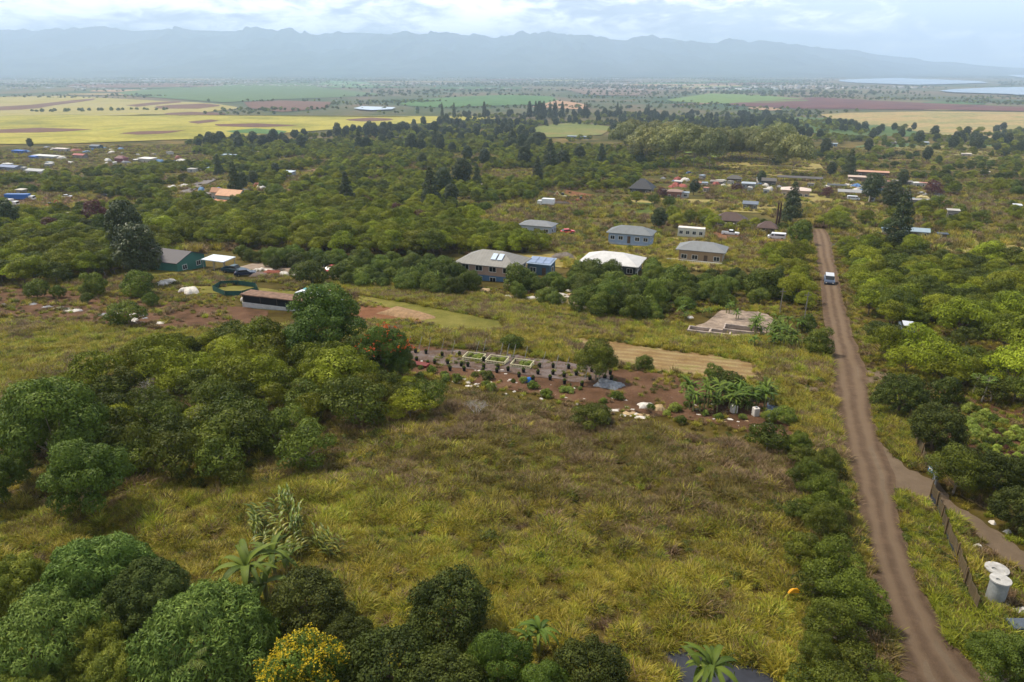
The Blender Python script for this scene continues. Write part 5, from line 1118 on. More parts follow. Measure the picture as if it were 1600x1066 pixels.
GM=[leafmat('grass_green','#5a6610','#989c2c','#b2ae48',var=.2,patch=.2,pscale=.25,trans=.3,spec=.2),
    leafmat('grass_yellow','#6c6618','#a09430','#b8a650',var=.2,patch=.2,pscale=.25,trans=.3,spec=.2),
    leafmat('grass_olive','#484216','#766a30','#8e7c46',var=.22,patch=.22,pscale=.25,trans=.25,spec=.2),
    leafmat('grass_straw','#4e3e26','#86704e','#a0866a',var=.2,patch=.2,pscale=.25,trans=.25,spec=.2),
    leafmat('weed_green','#384318','#626a28',var=.2,patch=.2,pscale=.25,trans=.25,spec=.2)]
TUFT=[]
for gi_,gm in enumerate(GM[:4]):
    for v_ in range(3): TUFT.append(tuft('tuft',gm,500+10*gi_+v_,n=80,h=.9,w=.03,spread=.42,arch=1.3+.25*v_))
for v_ in range(3):
    TUFT.append(crown_mesh('weed',GM[4],[(.0,0,.35,.38),(.3,.1,.25,.3),(-.2,.25,.3,.3),(0,-.3,.2,.28)],110,.16,.07,.1,560+v_))
def grass(name,label,poly,space,mix,smin,smax,seed,clump=6.0,avoid=True,ph=0,hole=.0,holescale=2.2):
    """mix(X,Y)->(n,5) weights for green, yellow, olive, straw, weed"""
    X,Y=scatter_pts(poly,space,seed=seed,avoid=avoid); r=np.random.default_rng(seed)
    for Q in (NOGRASS if seed not in (22,23) else []):
        k=~inpoly(X,Y,Q); X,Y=X[k],Y[k]
    hn=fbm(X/holescale+3*seed,Y/holescale+1.7*seed,3)
    k=hn>hole; X,Y,hn=X[k],Y[k],hn[k]
    Wt=mix(X,Y); Wt=np.maximum(Wt,0); Wt/=Wt.sum(1)[:,None]; c=Wt.cumsum(1); u=r.random(len(X))[:,None]; g=(u>c).sum(1).clip(0,4)
    S=smin+(smax-smin)*np.clip((hn-.25)/.5,0,1)*r.uniform(.7,1.25,len(X))
    return stuff(name,label,X,Y,S,TUFT,g*3+r.integers(0,3,len(X)),tilt=.12,seed=seed)
def img_row(X,Y):      # photo row and column of ground points, to follow the colour zones of the field
    Z=H(X,Y); c,s=math.cos(PITCH),math.sin(PITCH); dz=Z-CAMZ; w=c*Y-s*dz; v=(s*Y*-1-c*dz)/w
    return CX+F*X/w, CY+F*v
NOGRASS=[np.array([G(a,b)[:2] for a,b in P]) for P in ([(893,528),(960,536),(1050,549),(1130,560),(1176,568),(1180,590),(1145,596),(1060,584),(1000,574),(942,559)],[(575,464),(620,472),(700,486),(785,504),(790,517),(740,519),(690,509),(640,497),(600,480)],
 [(210,441),(300,447),(420,454),(520,463),(500,468),(380,460)],[(610,562),(640,542),(760,555),(900,573),(1100,595),(1190,629),(1232,650),(1232,682),(1130,660),(960,636),(800,606),(650,580)],[(-40,456),(60,452),(180,466),(330,482),(410,490),(410,506),(240,510),(100,496),(-40,484)],[(540,481),(600,482),(648,490),(650,502),(565,500)],[(1082,520),(1132,486),(1192,490),(1196,526),(1132,530)],[(380,419),(500,416),(550,428),(460,432)],
 [(1025,1018),(1070,1014),(1180,1042),(1228,1066),(1236,1110),(1045,1110),(1055,1050)])]
def mix_front(X,Y):
    px,py=img_row(X,Y); n=fbm(X/9+2,Y/9+5,4); n2=fbm(X/3.2+20,Y/3.2+8,3); n3=fbm(X/5+60,Y/5+33,3)
    br=np.clip((838+ (px-800)*.2-py)/95,0,1)              # browner uphill of the near green zone
    br=np.clip(br+np.clip((150-abs(px-130))/150,0,1)*np.clip((860-py)/60,0,1)*.6,0,1)
    gsp=np.clip((n2-.5)*6,0,1)
    g=(1-br)*(.8+1.4*np.clip((n-.5)*4,-.4,1))+.12; yv=(1-br)*(1.15+1.8*np.clip((n3-.5)*5,-.3,1))+.1*br
    ol=.3+1.1*br*np.clip(.7+3*(n3-.5),0,2)+.6*gsp*(1-br); st=2.3*br*np.clip(.5+5*(n-.47),0,2)+.12+.5*np.clip((n2-.6)*6,0,1); wd=.09+.3*np.clip((n3-.58)*8,0,1)
    return np.stack([g,yv,ol,st,wd],1)
FIELD=[(-60,775),(60,790),(180,770),(300,762),(480,752),(560,735),(640,700),(690,640),(740,618),(850,640),(1000,668),(1150,695),(1245,712),(1250,800),(1236,870),(1260,940),(1300,1000),(1330,1110),(960,1110),(700,1110),(300,1000),(60,860),(-60,850)]
grass('grass','tall rough guinea grass filling the big lot, olive brown uphill and yellow green below',FIELD,.27,mix_front,.27,.95,1,hole=.29,holescale=1.5)
grass('grass','tall grass and weeds between the trees at the bottom',[(-60,850),(300,960),(700,1060),(1330,1060),(1400,1090),(1440,1200),(-200,1200)],.6,mix_front,.5,1.0,2,hole=.3)
def mix_y(X,Y):
    n=fbm(X/12+2,Y/12+5,4); n2=fbm(X/5+20,Y/5+8,3); return np.stack([.5+2*(n-.5),.8+3*(.5-n2),.25+0*n,.35+2.5*(n2-.5),.06+0*n],1)
def mix_b(X,Y):
    n=fbm(X/8+2,Y/8+5,4); return np.stack([.3+0*n,.35+2*(n-.5),.5+0*n,.5+2*(.5-n),.2+0*n],1)
def mix_g(X,Y):
    n=fbm(X/6+2,Y/6+5,4); return np.stack([1+0*n,.3+2*(n-.5),.3+0*n,.15+2*np.clip(n-.55,0,1),.5+0*n],1)
grass('grass','yellow green grass slope at the left edge',[(-60,505),(100,505),(240,520),(250,545),(200,590),(120,640),(-60,680)],.62,mix_y,.5,1.1,3,hole=.2)
grass('grass','rough mixed grass and weeds around the soil plots',[(-60,500),(240,520),(420,512),(560,500),(640,500),(660,520),(900,500),(900,525),(1190,545),(1250,560),(1310,560),(1310,700),(1250,705),(1240,690),(1240,648),(1150,606),(940,570),(640,536),(600,570),(640,600),(560,560),(240,530),(-60,520)],.8,mix_y,.5,1.0,4,hole=.28)
grass('grass','bright yellow green grass bank along the terraces',[(640,470),(700,480),(800,500),(900,512),(1080,530),(1200,536),(1290,550),(1304,600),(1250,602),(1190,596),(1180,566),(1050,545),(900,524),(880,548),(760,548),(640,536),(650,515),(800,522),(780,502),(620,470)],.7,mix_y,.5,1.15,5,hole=.22)
grass('grass','bright grass verge along the top of the mown strip',[(420,425),(560,440),(700,462),(850,490),(900,505),(880,520),(700,484),(560,462),(420,446)],.9,mix_y,.6,1.1,6,hole=.2)
grass('grass','sparse weeds on the nursery soil',[(600,560),(640,538),(760,552),(1100,592),(1240,650),(1240,690),(1040,652),(740,600)],1.0,lambda X,Y:mix_b(X,Y)*[1,1,1,1,4],.25,.55,22,hole=.6)
grass('grass','clumps of weeds on the left brown strip',[(-60,450),(180,460),(420,486),(420,512),(240,516),(-60,490)],1.1,mix_b,.4,.9,23,hole=.5)
grass('grass','low ground cover of grass and weeds everywhere on the near slope',[(-260,440),(1950,440),(1950,1150),(-400,1150)],1.1,lambda X,Y:mix_b(X,Y)+mix_y(X,Y),.3,.65,21,hole=.3)
grass('grass','dry brush and grass under the wood left of the nursery',[(230,555),(420,545),(560,585),(700,610),(740,618),(640,700),(480,752),(180,770),(40,780),(40,640),(205,600)],.55,lambda X,Y:mix_b(X,Y)*[.4,.5,1.2,1.6,1.2],.5,1.1,20,hole=.2)
grass('grass','yellow green grass below the orchard belt',[(560,440),(700,455),(840,470),(1000,500),(1080,512),(1080,485),(1200,480),(1292,540),(1300,600),(1200,600),(1190,545),(900,520),(780,500),(640,475),(560,462)],.8,mix_y,.5,1.1,19,hole=.2)
grass('grass','green weedy verge between the road and the fence',[(1356,600),(1400,612),(1415,650),(1435,700),(1444,742),(1400,715),(1376,690),(1362,650)],.45,mix_g,.45,.85,7,avoid=True,hole=.25)
grass('grass','green weedy verge below the driveway and along the fence',[(1396,764),(1440,784),(1475,830),(1500,900),(1530,965),(1570,1060),(1480,1010),(1440,940),(1415,870),(1400,800)],.36,mix_g,.35,.75,8,hole=.25)
grass('grass','straggling dry grass on the strip between the road and the trees',[(1240,660),(1300,620),(1312,690),(1250,705)],.5,mix_y,.5,1.0,9,hole=.2)
grass('grass','weeds on the far side of the fence',[(1462,770),(1490,800),(1520,860),(1560,960),(1600,1000),(1640,1100),(1560,1060),(1530,965),(1500,890),(1470,820)],.5,mix_g,.4,.9,10,hole=.3)
grass('grass','weeds scattered over the planted garden',[(1400,600),(1640,640),(1640,840),(1540,805),(1480,760),(1440,700)],1.1,mix_g,.3,.7,11,hole=.4)
grass('grass','dry and green grass around the houses',[(-60,400),(340,420),(420,425),(420,446),(240,455),(330,478),(60,448),(-60,450)],1.0,mix_b,.6,1.1,12,hole=.25)
grass('grass','patchy dry grass among the houses',[(720,330),(840,350),(900,372),(1080,375),(1180,380),(1270,380),(1285,440),(1250,430),(880,420),(870,396),(760,370)],1.5,mix_y,.8,1.5,13,hole=.3)
grass('grass','rough grass under the wood edge and beside the right hand track',[(1322,500),(1352,560),(1400,590),(1440,602),(1640,640),(1640,620),(1480,585),(1400,560),(1340,500),(1320,400),(1300,360),(1296,400)],.9,mix_b,.5,1.0,14,hole=.2)
grass('grass','low grass and weeds on the banks around the driveway',[(1400,700),(1462,745),(1500,775),(1545,800),(1640,860),(1640,820),(1540,740),(1450,690)],.55,mix_b,.35,.8,15,hole=.25)
grass('grass','low grass below the driveway at the right edge',[(1480,805),(1520,830),(1640,910),(1640,1100),(1580,1060),(1530,940)],.6,mix_b,.3,.7,16,hole=.35)
grass('grass','dry grass under the trees left of the road',[(1230,700),(1312,690),(1330,735),(1345,800),(1367,900),(1397,1010),(1409,1066),(1440,1180),(1300,1100),(1240,900)],.5,mix_b,.4,.9,17,hole=.2)
grass('grass','rough grass on the open slopes of the middle distance',[(-100,440),(-100,240),(330,225),(1000,225),(1700,235),(1700,420),(1300,380),(1270,392),(1190,400),(840,390),(700,402),(400,390),(250,400)],3.2,mix_b,1.4,2.6,18,hole=.38,holescale=18)
# ------------------------------------------------------------------ named trees and plants
T_='tree'
for px,py,w,k,l in [(145,885,165,'mango_tree','large light green mango tree, farthest of the big domes at lower left'),
 (222,925,140,'dark_mango','darker mango tree wedged behind two paler domes at lower left'),
 (20,905,120,'mango_fresh','mango tree cut by the left edge, above the other domes'),
 (62,985,185,'mango_tree','broad mango tree with yellow shoots at the lower left edge'),
 (312,990,215,'mango_tree','biggest drooping mango tree beside the coconut palm'),
 (128,1010,120,'mango_fresh','small bright green mango dome in front of the broad one'),
 (180,1050,115,'mango_fresh','rounded bright green mango tree at the bottom, left of the palm'),
 (25,1085,100,'mango_fresh','mango tree mostly cut off by the bottom left corner')]:
    if k=='dark_mango':
        if k not in KIND:
            KIND[k]=dict(KIND['mango_tree']); KIND[k]['v']=[(a.copy(),b) for a,b in KIND['mango_tree']['v'][:1]]
            KIND[k]['v'][0][0].materials[0]=leafmat('leaf_mango_dark','#34421c','#566430','#68703a',var=.1,patch=.1,trans=.15,rough=.7,spec=.12)
    crown_at(k,px,py,w,l,'mango tree',name='mango_tree')
for px,py,w,l,k in [(482,935,118,'dark glossy round tree left of the open grass at the bottom','dark_tree'),
 (697,950,142,'largest dark round tree standing in the grass at bottom centre','dark_tree'),
 (925,1045,125,'dark round tree by the black ground sheet','dark_tree'),
 (605,1040,140,'dark spreading tree between the yellow tree and the big round one','dark_tree'),
 (540,1000,90,'small dark tree behind the yellow blossoming one','dark_tree'),
 (400,985,90,'deep green bushy tree between the big mango and the yellow tree','broad_tree'),
 (780,1030,130,'lacy mid green tree at the bottom, right of the biggest round one','broad_tree'),
 (690,1070,130,'dark tree cut by the bottom edge under the biggest round one','dark_tree'),
 (850,1075,110,'leafy green tree cut by the bottom edge left of the black sheet','broad_tree')]:
    crown_at(k,px,py,w,l,T_,name='broadleaf_tree')
gr0=random.Random(8)
def blossoms(k,name,mat,n,size,seed,R,H0,H1):
    r=np.random.default_rng(seed); V=[];T=[]
    me=KIND[k]['v'][0][0]; v=np.zeros(len(me.vertices)*3,np.float32); me.vertices.foreach_get('co',v); v=v.reshape(-1,4,3).mean(1); v=v[v[:,2]>np.quantile(v[:,2],.35)]
    c=v[r.integers(0,len(v),n)]*[1.03,1.03,1.02]; C=np.repeat(c,7,0)+r.normal(0,size*.9,(n*7,3)); Nn=r.normal(size=C.shape)+[0,0,1]; Nn/=np.linalg.norm(Nn,axis=1)[:,None]
    Vv=leaves(C,Nn,size*1.4,size,0,r); return mk(name,Vv,np.arange(len(Vv)).reshape(-1,4),[mat],attr={'tint':np.repeat(r.random(len(C)),4)})
YEL=leafmat('petal_yellow','#b8981a','#dcbc24','#e6cc50',var=.05,patch=.05,trans=.4)
ORG=leafmat('petal_orange','#a8401c','#c85a28',var=.05,patch=.05,trans=.4)
t=crown_at('broad_tree',478,1052,165,'tree covered in yellow blossom at the bottom edge',T_,name='blossoming_tree',v=0); bl=link('blossom',blossoms('broad_tree','blossom',YEL,1000,.11,3,3,2,6),t)
t=crown_at('broad_tree',600,545,100,'dark leafed tree with orange red flower clusters above the nursery',T_,name='flowering_tree',v=1)
bo=link('blossom',blossoms('broad_tree','blossom',ORG,70,.22,4,3,2,6),t)
for px,py,w,l in [(75,655,190,'tall pale leafed tree at the left edge crossing the wood'),(135,740,150,'leaning broad tree in front of the wood at left'),(-5,745,110,'shaded bushy tree cut by the left edge below the tall one'),
  (505,498,135,'wide green tree hiding the end of the long shed'),(560,548,70,'small dark tree left of the orange flowering one'),(625,565,60,'dark tree on the corner of the nursery')]:
    crown_at('broad_tree',px,py,w,l,T_,name='broadleaf_tree')
for i,(px,py,w) in enumerate([(1272,705,80),(1300,720,75),(1262,740,70),(1300,768,95),(1262,790,85),(1305,810,100),(1270,850,95),(1320,880,105),(1285,905,100),(1340,930,105),(1310,960,90),(1285,1015,110),(1345,1030,120),(1310,1075,130),(1390,1075,90),(1250,690,50),(1275,1060,90)]):
    crown_at('roadside_tree' if i%4 else 'scrub_tree_dark',px-6+gr0.uniform(-9,7),py+4+gr0.uniform(-4,6),w*gr0.uniform(.68,1.08),'feathery olive green tree in the row along the left side of the dirt road',T_,'feathery trees lining the left side of the road',sy=1.0)
for px,py,w,l,k in [(1410,612,78,'dark round tree at the upper end of the fence','dark_tree'),(1467,662,92,'full dark green tree in the garden beside the fence','dark_tree'),(1500,728,95,'olive brown feathery tree just above the driveway gate','roadside_tree'),
  (1562,735,80,'deep green bush tree at the edge of the red leafed plants','dark_tree'),(1600,790,90,'dark tree at the right edge above the driveway','dark_tree'),(1575,1035,120,'leafy shrub tree below the round concrete tanks','broad_tree'),
  (1530,1005,45,'small bush at the foot of the vine covered fence','broad_tree'),(1480,610,55,'small tree at the top of the planted garden','orchard_tree')]:
    crown_at(k,px,py,w,l,T_,name='garden_tree')
for px,py,w,l in [(195,487,55,'dark round tree standing alone on the brown strip'),(55,449,42,'small dark tree at the upper left of the brown strip'),(236,467,28,'small thin tree right of the brown strip'),(90,455,26,'thin pale tree on the brown strip'),(135,465,22,'tiny tree on the brown strip'),
   (145,445,44,'upright tree in the yellow grass above the brown strip'),(245,405,36,'young tree against the green house wall'),(215,440,56,'spreading bush tree in front of the green house'),(485,424,52,'round tree beside the gravel yard'),(378,392,30,'tree behind the white canopy'),
   (800,532,34,'bush on the yellow bank above the nursery beds'),(1253,362,46,'tall dark tree at the bend of the dirt road'),(1280,535,50,'round tree on the left edge of the road by the ruined pens'),(1262,505,40,'small tree between the palms and the road')]:
    crown_at('orchard_tree',px,py,w,l,T_,name='lone_tree')
crown_at('roadside_tree',932,556,80,'feathery spreading tree at the end of the nursery rows',T_,name='lone_tree')
crown_at('tall_tree',192,345,70,'very tall dark tree towering behind the green house',T_,name='tall_tree',sy=1.15); crown_at('tall_tree',215,385,70,'dark lower tree at the foot of the towering one',T_,name='tall_tree')
crown_at('tall_tree',5,335,46,'dark layered tree cut by the left edge',T_,name='tall_tree')
for px,py,w,l in [(77,352,36,'dark purple brown bush left of the towering tree'),(148,330,52,'wide dark bush below the dirt lot'),(625,333,44,'dark red leafed tree in the middle wood'),(655,340,34,'reddish shrub right of the dark red tree'),(590,345,30,'low dark red bush by the burnt clearing'),
   (1292,300,22,'dark red tree among the far sheds'),(1460,294,34,'dark red tree beside the scrap yard'),(1035,300,20,'maroon tree beside the dark roofed house'),(1152,292,20,'maroon tree left of the cream house')]:
    crown_at('red_tree',px,py,w,l,T_,name='red_leafed_tree')
for i,(px,py,w) in enumerate([(540,290,24),(757,243,22),(730,238,20),(745,272,18),(692,278,32),(722,264,34),(672,285,30),(705,300,26),(660,248,18),(365,275,26),(378,280,22),(395,276,18),(340,255,16),(430,262,14),(820,240,26),(860,235,22),(905,238,20),(880,246,22),(940,240,18),(1000,245,18),(1035,240,16),(1240,310,30),(1365,287,34),(1395,300,36),(1412,330,44),(1300,262,18),(1412,275,20),(560,215,16),(610,212,14),(640,222,18),(680,215,15),(720,212,14),(765,218,14),(800,214,15),(310,222,12),(46,222,12),(840,262,20),(1085,290,18),(1190,275,16),(1330,250,20),(1450,238,18),(1030,338,26),(1215,240,14)]):
    crown_at('tall_tree' if i%3 else 'pine_tree',px,py,w,'dark tall tree rising above the scrub of the middle distance',T_,'dark tall trees scattered through the middle distance',name='dark_tall_tree',parts=False)
gr=random.Random(4)
for i in range(26):
    px=985+i*10.3+gr.uniform(-5,5); py=213+gr.uniform(-8,8)+(6 if 1080<px<1200 else 0)
    crown_at('grove_tree',px,py,gr.uniform(38,58),'pale olive tree in the big grove beyond the houses',T_,'pale olive trees of the big grove',name='grove_tree',parts=False)
for i in range(14):
    crown_at('pine_tree',gr.uniform(826,880),gr.uniform(167,171),9,'tall narrow tree in the distant windbreak row',T_,'narrow trees of the distant windbreaks',name='windbreak_tree',parts=False,sy=1.3)
for i in range(9): crown_at('pine_tree',gr.choice((708,718,690,757,915,920,965,1015))+gr.uniform(-3,3),gr.uniform(168,172),7,'tall narrow tree in the distant windbreak row',T_,'narrow trees of the distant windbreaks',name='windbreak_tree',parts=False,sy=1.6)
for i in range(22): crown_at('orchard_tree',48+i*10.3+gr.uniform(-4,4),172.5-i*.15+gr.uniform(-.8,.8),gr.uniform(4.5,8),'small round tree in the hedgerow between the yellow and straw fields',T_,'small trees of the hedgerow in the yellow fields',name='hedgerow_tree',parts=False)
# bananas, papayas, palm
B='banana plant'
for px,py,w,l in [(385,885,125,'biggest banana plant, left of the two dark round trees'),(425,865,85,'tall banana plant behind the biggest one'),(842,985,85,'banana plant in the grass left of the black ground sheet'),(1112,1040,115,'banana plant growing out of the black ground sheet')]:
    crown_at('banana_plant',px,py,w,l,B,name='banana_plant')
for px,py,w in [(408,800,62),(438,790,58),(470,812,62),(430,830,60),(500,835,52),(515,850,45),(455,848,50),(395,828,50)]:
    crown_at('stalk_plant',px,py,w,'tall yellow green stalk plant in the clump left of the open grass','stalk plant','tall stalk plants in the clump')
for i in range(30):
    crown_at('banana_plant',gr.uniform(1075,1205),gr.uniform(600,622)+0,gr.uniform(34,48),'banana plant in the dense clump on the nursery soil',B,'banana plants of the clump on the nursery soil')
for i in range(24):
    crown_at('banana_plant',gr.uniform(1175,1250),gr.uniform(494,532),gr.uniform(28,36),'banana plant in the patch beside the ruined pens',B,'banana plants beside the ruined pens')
for i in range(34):
    crown_at('banana_plant',gr.uniform(560,700)if i%2 else gr.uniform(960,1180),gr.uniform(425,440)+(gr.uniform(35,60) if i%2==0 else 0),gr.uniform(18,26),'banana plant among the orchard trees',B,'banana plants among the orchard trees',parts=False)
for px,py,w,l in [(1540,603,34,'papaya tree, right one of the pair on the garden soil'),(1524,597,26,'papaya tree, left one of the pair on the garden soil'),(935,588,20,'papaya plant at the end of the nursery rows')]:
    crown_at('papaya_tree',px,py,w,l,'papaya tree')
t=crown_at('coconut_palm',300,1052,85,'coconut palm poking up between the mango trees at the bottom','palm tree',sy=1.0)
for px,py,w,l in [(330,650,70,'bare grey dead tree in the middle of the wood'),(752,0,0,''),(745,625,40,'bare grey dead shrub at the corner of the wood'),(1290,842,38,'bare pale branches among the roadside trees'),(240,600,60,'leafless grey brown tree in the left of the wood')]:
    if not w: continue
    x,y,z=Gh(px,py,2.2); s=w/(F/float(depth(x,y,z)))/4.4
    o=dead_tree(px).build('dead_tree',GREYWOOD); o.location=(x,y,z); o.scale=(s,s,s*.9); tag(o,l,'dead tree')
# ------------------------------------------------------------------ woods
SC='scrub_tree'; OR='orchard_tree'
WOODS=[]   # (kind, x, y, scale, label, group, name)
MIXL={'scrub_tree':.18,'scrub_tree_dark':.12}
def wood(kd,poly,space,smin,smax,label,group,name,seed,dens=None,second=None,p2=0):
    X,Y=scatter_pts(poly,space,seed=seed,dens=dens,wide=2.6); r=random.Random(seed)
    for x,y in zip(X,Y):
        k_=second if r.random()<p2 else kd
        if name==SC and r.random()<MIXL.get(k_,0): k_='scrub_tree_light'
        WOODS.append((k_,float(x),float(y),r.uniform(smin,smax)*r.choice((.72,.9,1,1,1.08,1.25)),label,group,name))
SC='scrub_tree'; OR='orchard_tree'
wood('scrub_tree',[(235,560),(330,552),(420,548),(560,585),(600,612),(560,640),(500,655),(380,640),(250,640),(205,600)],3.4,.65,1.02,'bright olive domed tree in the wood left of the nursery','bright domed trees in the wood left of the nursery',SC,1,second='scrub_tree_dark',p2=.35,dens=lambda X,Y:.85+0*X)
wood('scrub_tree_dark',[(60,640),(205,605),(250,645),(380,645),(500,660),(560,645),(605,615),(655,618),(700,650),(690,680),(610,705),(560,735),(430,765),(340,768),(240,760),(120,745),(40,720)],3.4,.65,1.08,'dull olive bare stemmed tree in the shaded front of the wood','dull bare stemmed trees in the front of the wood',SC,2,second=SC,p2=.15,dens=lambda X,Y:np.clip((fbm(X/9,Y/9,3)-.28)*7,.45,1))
wood(SC,[(215,420),(240,370),(330,340),(500,318),(560,330),(720,355),(840,385),(850,395),(790,400),(700,402),(560,402),(450,394),(385,392),(340,388),(290,384),(235,410)],4.3,.95,1.35,'bright olive tree in the wide wood behind the row of houses','bright trees of the wide wood behind the houses',SC,3,dens=lambda X,Y:np.clip((fbm(X/16+3,Y/16,3)-.25)*7,.1,.97))
wood(SC,[(-60,380),(60,375),(150,385),(190,410),(215,430),(60,448),(-60,448)],4.2,.9,1.3,'green tree in the wood at the left edge above the brown strip','trees of the wood at the left edge',SC,4,second='scrub_tree_dark',p2=.4)
wood('scrub_tree_dark',[(1310,395),(1380,385),(1440,405),(1640,420),(1640,660),(1560,640),(1480,612),(1400,588),(1354,562),(1332,500),(1312,440)],3.7,.7,1.12,'olive tree of the wood right of the road','trees of the wood right of the road',SC,5,second=SC,p2=.5,dens=lambda X,Y:np.clip((fbm(X/12+7,Y/12,3)-.27)*7,.1,.97))
wood(OR,[(365,408),(450,404),(600,412),(720,425),(720,440),(850,450),(900,432),(1040,432),(1250,442),(1270,480),(1180,500),(1090,508),(960,500),(820,470),(690,462),(560,450),(470,438),(400,415)],3.5,.5,1.0,'dark green orchard tree in the belt around the houses','orchard trees in the belt around the houses',OR,6,dens=lambda X,Y:np.clip((fbm(X/14,Y/14,3)-.3)*6,.15,.95))
wood(SC,[(1190,410),(1268,392),(1284,440),(1293,545),(1262,560),(1240,500),(1235,440)],3.6,.8,1.15,'scrubby tree on the bank left of the road','scrubby trees on the bank left of the road',SC,7,dens=lambda X,Y:.55+0*X)
wood('scrub_tree_dark',[(840,650),(940,655),(1020,672),(1150,690),(1250,702),(1250,712),(1150,704),(1000,680),(880,672),(760,640),(690,606),(700,602),(780,625)],3.5,.4,.75,'small shrub on the lower edge of the nursery soil','shrubs along the lower edge of the nursery soil','edge_shrub',8)
wood(OR,[(1000,562),(1180,615),(1190,640),(1230,640),(1255,700),(1225,690),(1100,610),(1000,580)],4.2,.3,.5,'small bush around the nursery bananas','small bushes around the nursery bananas','small_bush',9)
def app(w):
    return w[3]*KIND[w[0]]['R']/float(depth(w[1],w[2]))
for nm,cap in ((SC,285),(OR,150),('edge_shrub',200),('small_bush',100)):
    L_=sorted([w for w in WOODS if w[6]==nm],key=app,reverse=True)
    for i,w in enumerate(L_[:cap]):
        plant(w[0],w[1],w[2],w[3],w[4],'tree' if nm in(SC,OR) else 'shrub',w[5],name=nm,parts=nm in (SC,OR) and w[2]<150)
    rest=L_[cap:]
    if rest: 
        ks=sorted(set(w[0] for w in rest)); ms=[];of={}
        for k in ks: of[k]=len(ms); ms+=[joined(k,i) for i in range(len(KIND[k]['v']))]
        stuff('woodland','dense low wood filling the slopes behind and beside the houses' if nm==SC else 'orchard and bush cover around the houses',np.array([w[1] for w in rest]),np.array([w[2] for w in rest]),np.array([w[3] for w in rest]),ms,np.array([of[w[0]]+random.randrange(len(KIND[w[0]]['v'])) for w in rest]),seed=3)
    print('WOOD',nm,len(L_))
FM=[];FI={}
for k in ('scrub_tree','scrub_tree_dark','orchard_tree','tall_tree','scrub_tree_light'):
    FI[k]=(len(FM),len(KIND[k]['v'])); FM+=[joined(k,i) for i in range(len(KIND[k]['v']))]
def far(name,label,poly,space,smin,smax,ks,seed,thr=.45,sc_=60,dmax=.95,stretch=1.0,soft=.12,sz=1.0):
    X,Y=scatter_pts(poly,space,seed=seed,avoid=True)
    n=fbm(X/sc_+seed,Y/(sc_*stretch)+seed*2,4); r=np.random.default_rng(seed); k=r.random(len(X))<np.clip((n-thr)/soft,0,1)*dmax
    px,py=img_row(X,Y)
    if seed in (22,23,26): k&=~((px>1230)&(r.random(len(px))<.55))
    for P in OPEN: k&=~inpoly(px,py,P)
    X,Y=X[k],Y[k]; idx=[]
    for i in range(len(X)):
        a,b=FI[ks[r.integers(0,len(ks))]]; idx.append(a+r.integers(0,b))
    print('FAR',name,seed,len(X)); return stuff(name,label,X,Y,r.uniform(smin,smax,len(X)),FM,np.array(idx),seed=seed,sz=sz)
OPEN=[[(-60,186),(40,180),(300,183),(470,184),(700,184),(760,190),(620,195),(560,200),(400,212),(330,217),(200,224),(-60,228)],[(-60,152),(180,155),(330,162),(380,170),(330,175),(290,182),(40,181),(-60,184)],[(200,145),(380,132),(480,131),(600,148),(440,156),(350,161)],[(1120,164),(1280,153),(1650,168),(1650,178),(1330,174)],[(1280,180),(1340,176),(1660,176),(1660,206),(1460,206),(1330,194)],[(1040,157),(1110,147),(1270,157),(1140,163)],[(380,160),(520,160),(510,170),(390,170)],[(1290,128),(1340,121),(1560,124),(1560,136),(1320,136)],[(1450,150),(1500,137),(1700,133),(1700,153)],[(620,163),(860,151),(850,166),(650,168)],[(720,330),(840,345),(1270,372),(1270,400),(1000,400),(880,400),(790,392)],[(1120,262),(1080,250),(1150,240),(1240,243),(1285,256),(1295,272),(1210,276),(1130,270)],
 [(1060,318),(1230,300),(1300,308),(1400,330),(1390,345),(1240,352),(1060,345)],[(1340,352),(1400,368),(1500,378),(1600,376),(1600,402),(1540,400),(1440,394),(1370,376)],[(-20,303),(145,305),(145,330),(-20,335)],
 [(845,300),(900,296),(945,306),(940,325),(850,330)],[(800,395),(960,378),(1260,392),(1260,425),(820,425)],[(1000,268),(1240,262),(1430,280),(1480,318),(1240,316),(1000,302)],[(262,324),(262,310),(310,286),(355,272),(420,300),(420,308),(380,315)],[(425,300),(470,268),(510,256),(512,264),(450,308)],
 [(-20,250),(130,228),(260,236),(330,245),(340,258),(240,262),(60,280),(-20,285)],[(0,226),(200,224),(330,228),(260,256),(130,262),(0,262)],[(820,212),(840,198),(960,198),(945,216),(860,218)],[(1050,243),(1140,238),(1110,254),(1052,254)]]
far('woodland','mixed scrub wood over the middle slopes',[(-200,380),(200,372),(340,335),(560,322),(720,340),(800,330),(850,300),(1000,300),(1040,270),(980,235),(700,220),(480,222),(330,235),(-200,240)],5.6,.7,1.35,['scrub_tree','scrub_tree_light','orchard_tree','scrub_tree_dark','scrub_tree'],21,thr=.40,sc_=38)
far('woodland','scattered trees and scrub among the far houses at the right',[(860,345),(860,300),(1040,270),(1000,235),(1260,240),(1800,240),(1800,385),(1440,385),(1280,360),(1100,372),(1000,345)],6.5,.6,1.3,['scrub_tree','orchard_tree','scrub_tree_dark','scrub_tree_light'],22,thr=.44,sc_=40)
far('woodland','belts of dark trees across the plain behind the near slopes',[(-300,262),(60,236),(300,226),(480,214),(620,200),(780,190),(1300,190),(1900,215),(1900,245),(1000,242),(480,240)],10,1.0,1.9,['scrub_tree','orchard_tree','tall_tree','scrub_tree_light','scrub_tree_light','scrub_tree','orchard_tree'],23,thr=.46,sc_=90,stretch=.6)
far('woodland','tree lines and dark thickets on the far plain',[(-300,186),(300,180),(700,178),(1300,182),(1900,180),(1900,150),(-300,150)],24,1.0,2.3,['orchard_tree','scrub_tree_dark','scrub_tree'],24,thr=.54,sc_=330,stretch=.35,dmax=.7)
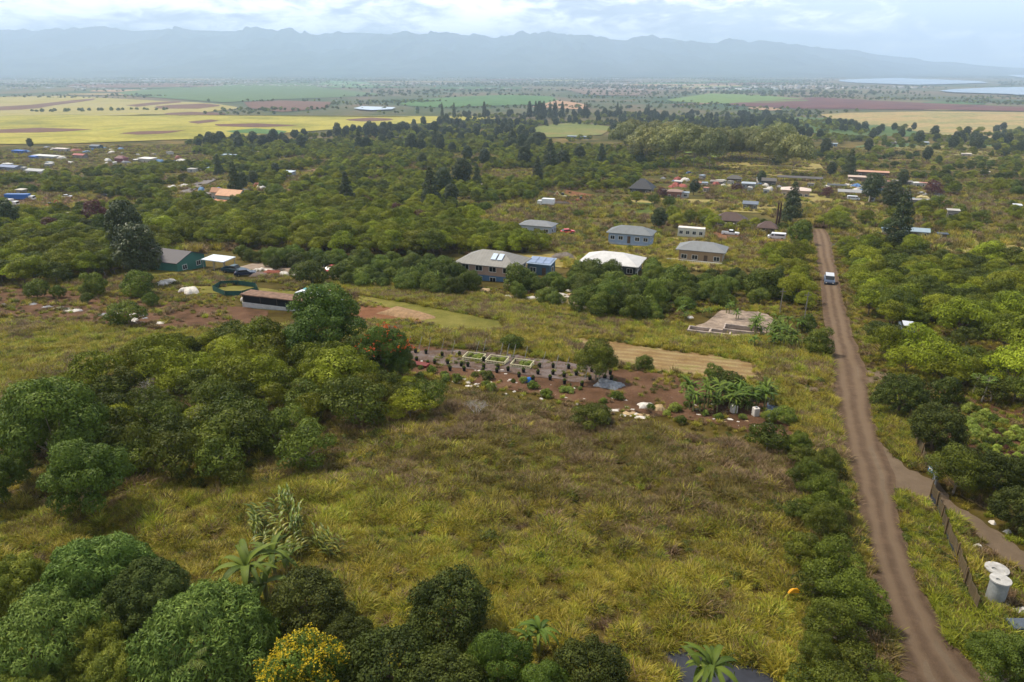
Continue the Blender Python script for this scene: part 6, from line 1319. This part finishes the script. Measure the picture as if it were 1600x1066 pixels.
far('woodland','tree lines and dark thickets on the far plain edge',[(620,200),(780,190),(1300,190),(1900,215),(1900,182),(1300,182),(700,182)],14,1.0,2.0,['orchard_tree','scrub_tree_light','scrub_tree','scrub_tree','tall_tree'],26,thr=.5,sc_=160,stretch=.4,dmax=.8)
far('woodland','dark bands of trees on the far plain below the town',[(-400,150),(1900,150),(1900,116),(-400,116)],48,1.6,3.4,['orchard_tree','scrub_tree_dark'],27,thr=.53,sc_=800,stretch=.3,dmax=.85)
far('woodland','wood carrying on beyond the garden',[(1660,400),(2200,420),(2200,1000),(1660,900)],4.2,.7,1.2,['scrub_tree','scrub_tree_dark','orchard_tree'],28,thr=.3,sc_=20)
def town():
    r=np.random.default_rng(77); mats=[plain(c,.8,noise=.02) for c in ('#a8a6a2','#8c8882','#76726e','#9c8876','#b8b8b6')]
    V=[];Fc=[];mi=[]; n=0
    N=7000; px=r.uniform(-150,1750,N); py=110+r.beta(1.3,1.6,N)*32; X,Y,Z=G(px,np.maximum(py,110)); Y=np.where(py<110,Y*1.0,Y); 
    keep=(fbm(X/900+4,Y/500+9,4)>.5)&(Y<13000)&~((px>1290)&(py<134)&(py>120))&~((px>1455)&(py>132)); X,Y,Z,px=X[keep],Y[keep],Z[keep],px[keep]
    for x,y,z in zip(X,Y,Z):
        w,d,h=r.uniform(10,28),r.uniform(10,22),r.uniform(4,9); 
        if r.random()<.03: w*=4; d*=2
        z=float(H(x,y)); V+=[(x+a,y+b,z+c) for c in (-1,h) for a,b in ((-w/2,-d/2),(w/2,-d/2),(w/2,d/2),(-w/2,d/2))]
        Fc+=[(n+4,n+5,n+6,n+7),(n,n+1,n+5,n+4),(n+1,n+2,n+6,n+5),(n+2,n+3,n+7,n+6),(n+3,n,n+4,n+7)]; mi+=[int(r.choice(5,p=[.3,.22,.2,.16,.12]))]*5; n+=8
    o=link('town',mk('town',V,[np.array(Fc)],mats,mi)); tag(o,'countless tiny pale houses of the far town below the mountains','town',kind='stuff')
town()
# reservoir covered in white
def res():
    w=plain('#aab8c8',.4,noise=.05); P=[(550,172),(566,168.3),(620,168.8),(612,173.5),(580,174.5)]
    t=sheet('reservoir',P,w,2.5,0,'long white covered reservoir on the plain',cat='reservoir',kind='thing')
res()
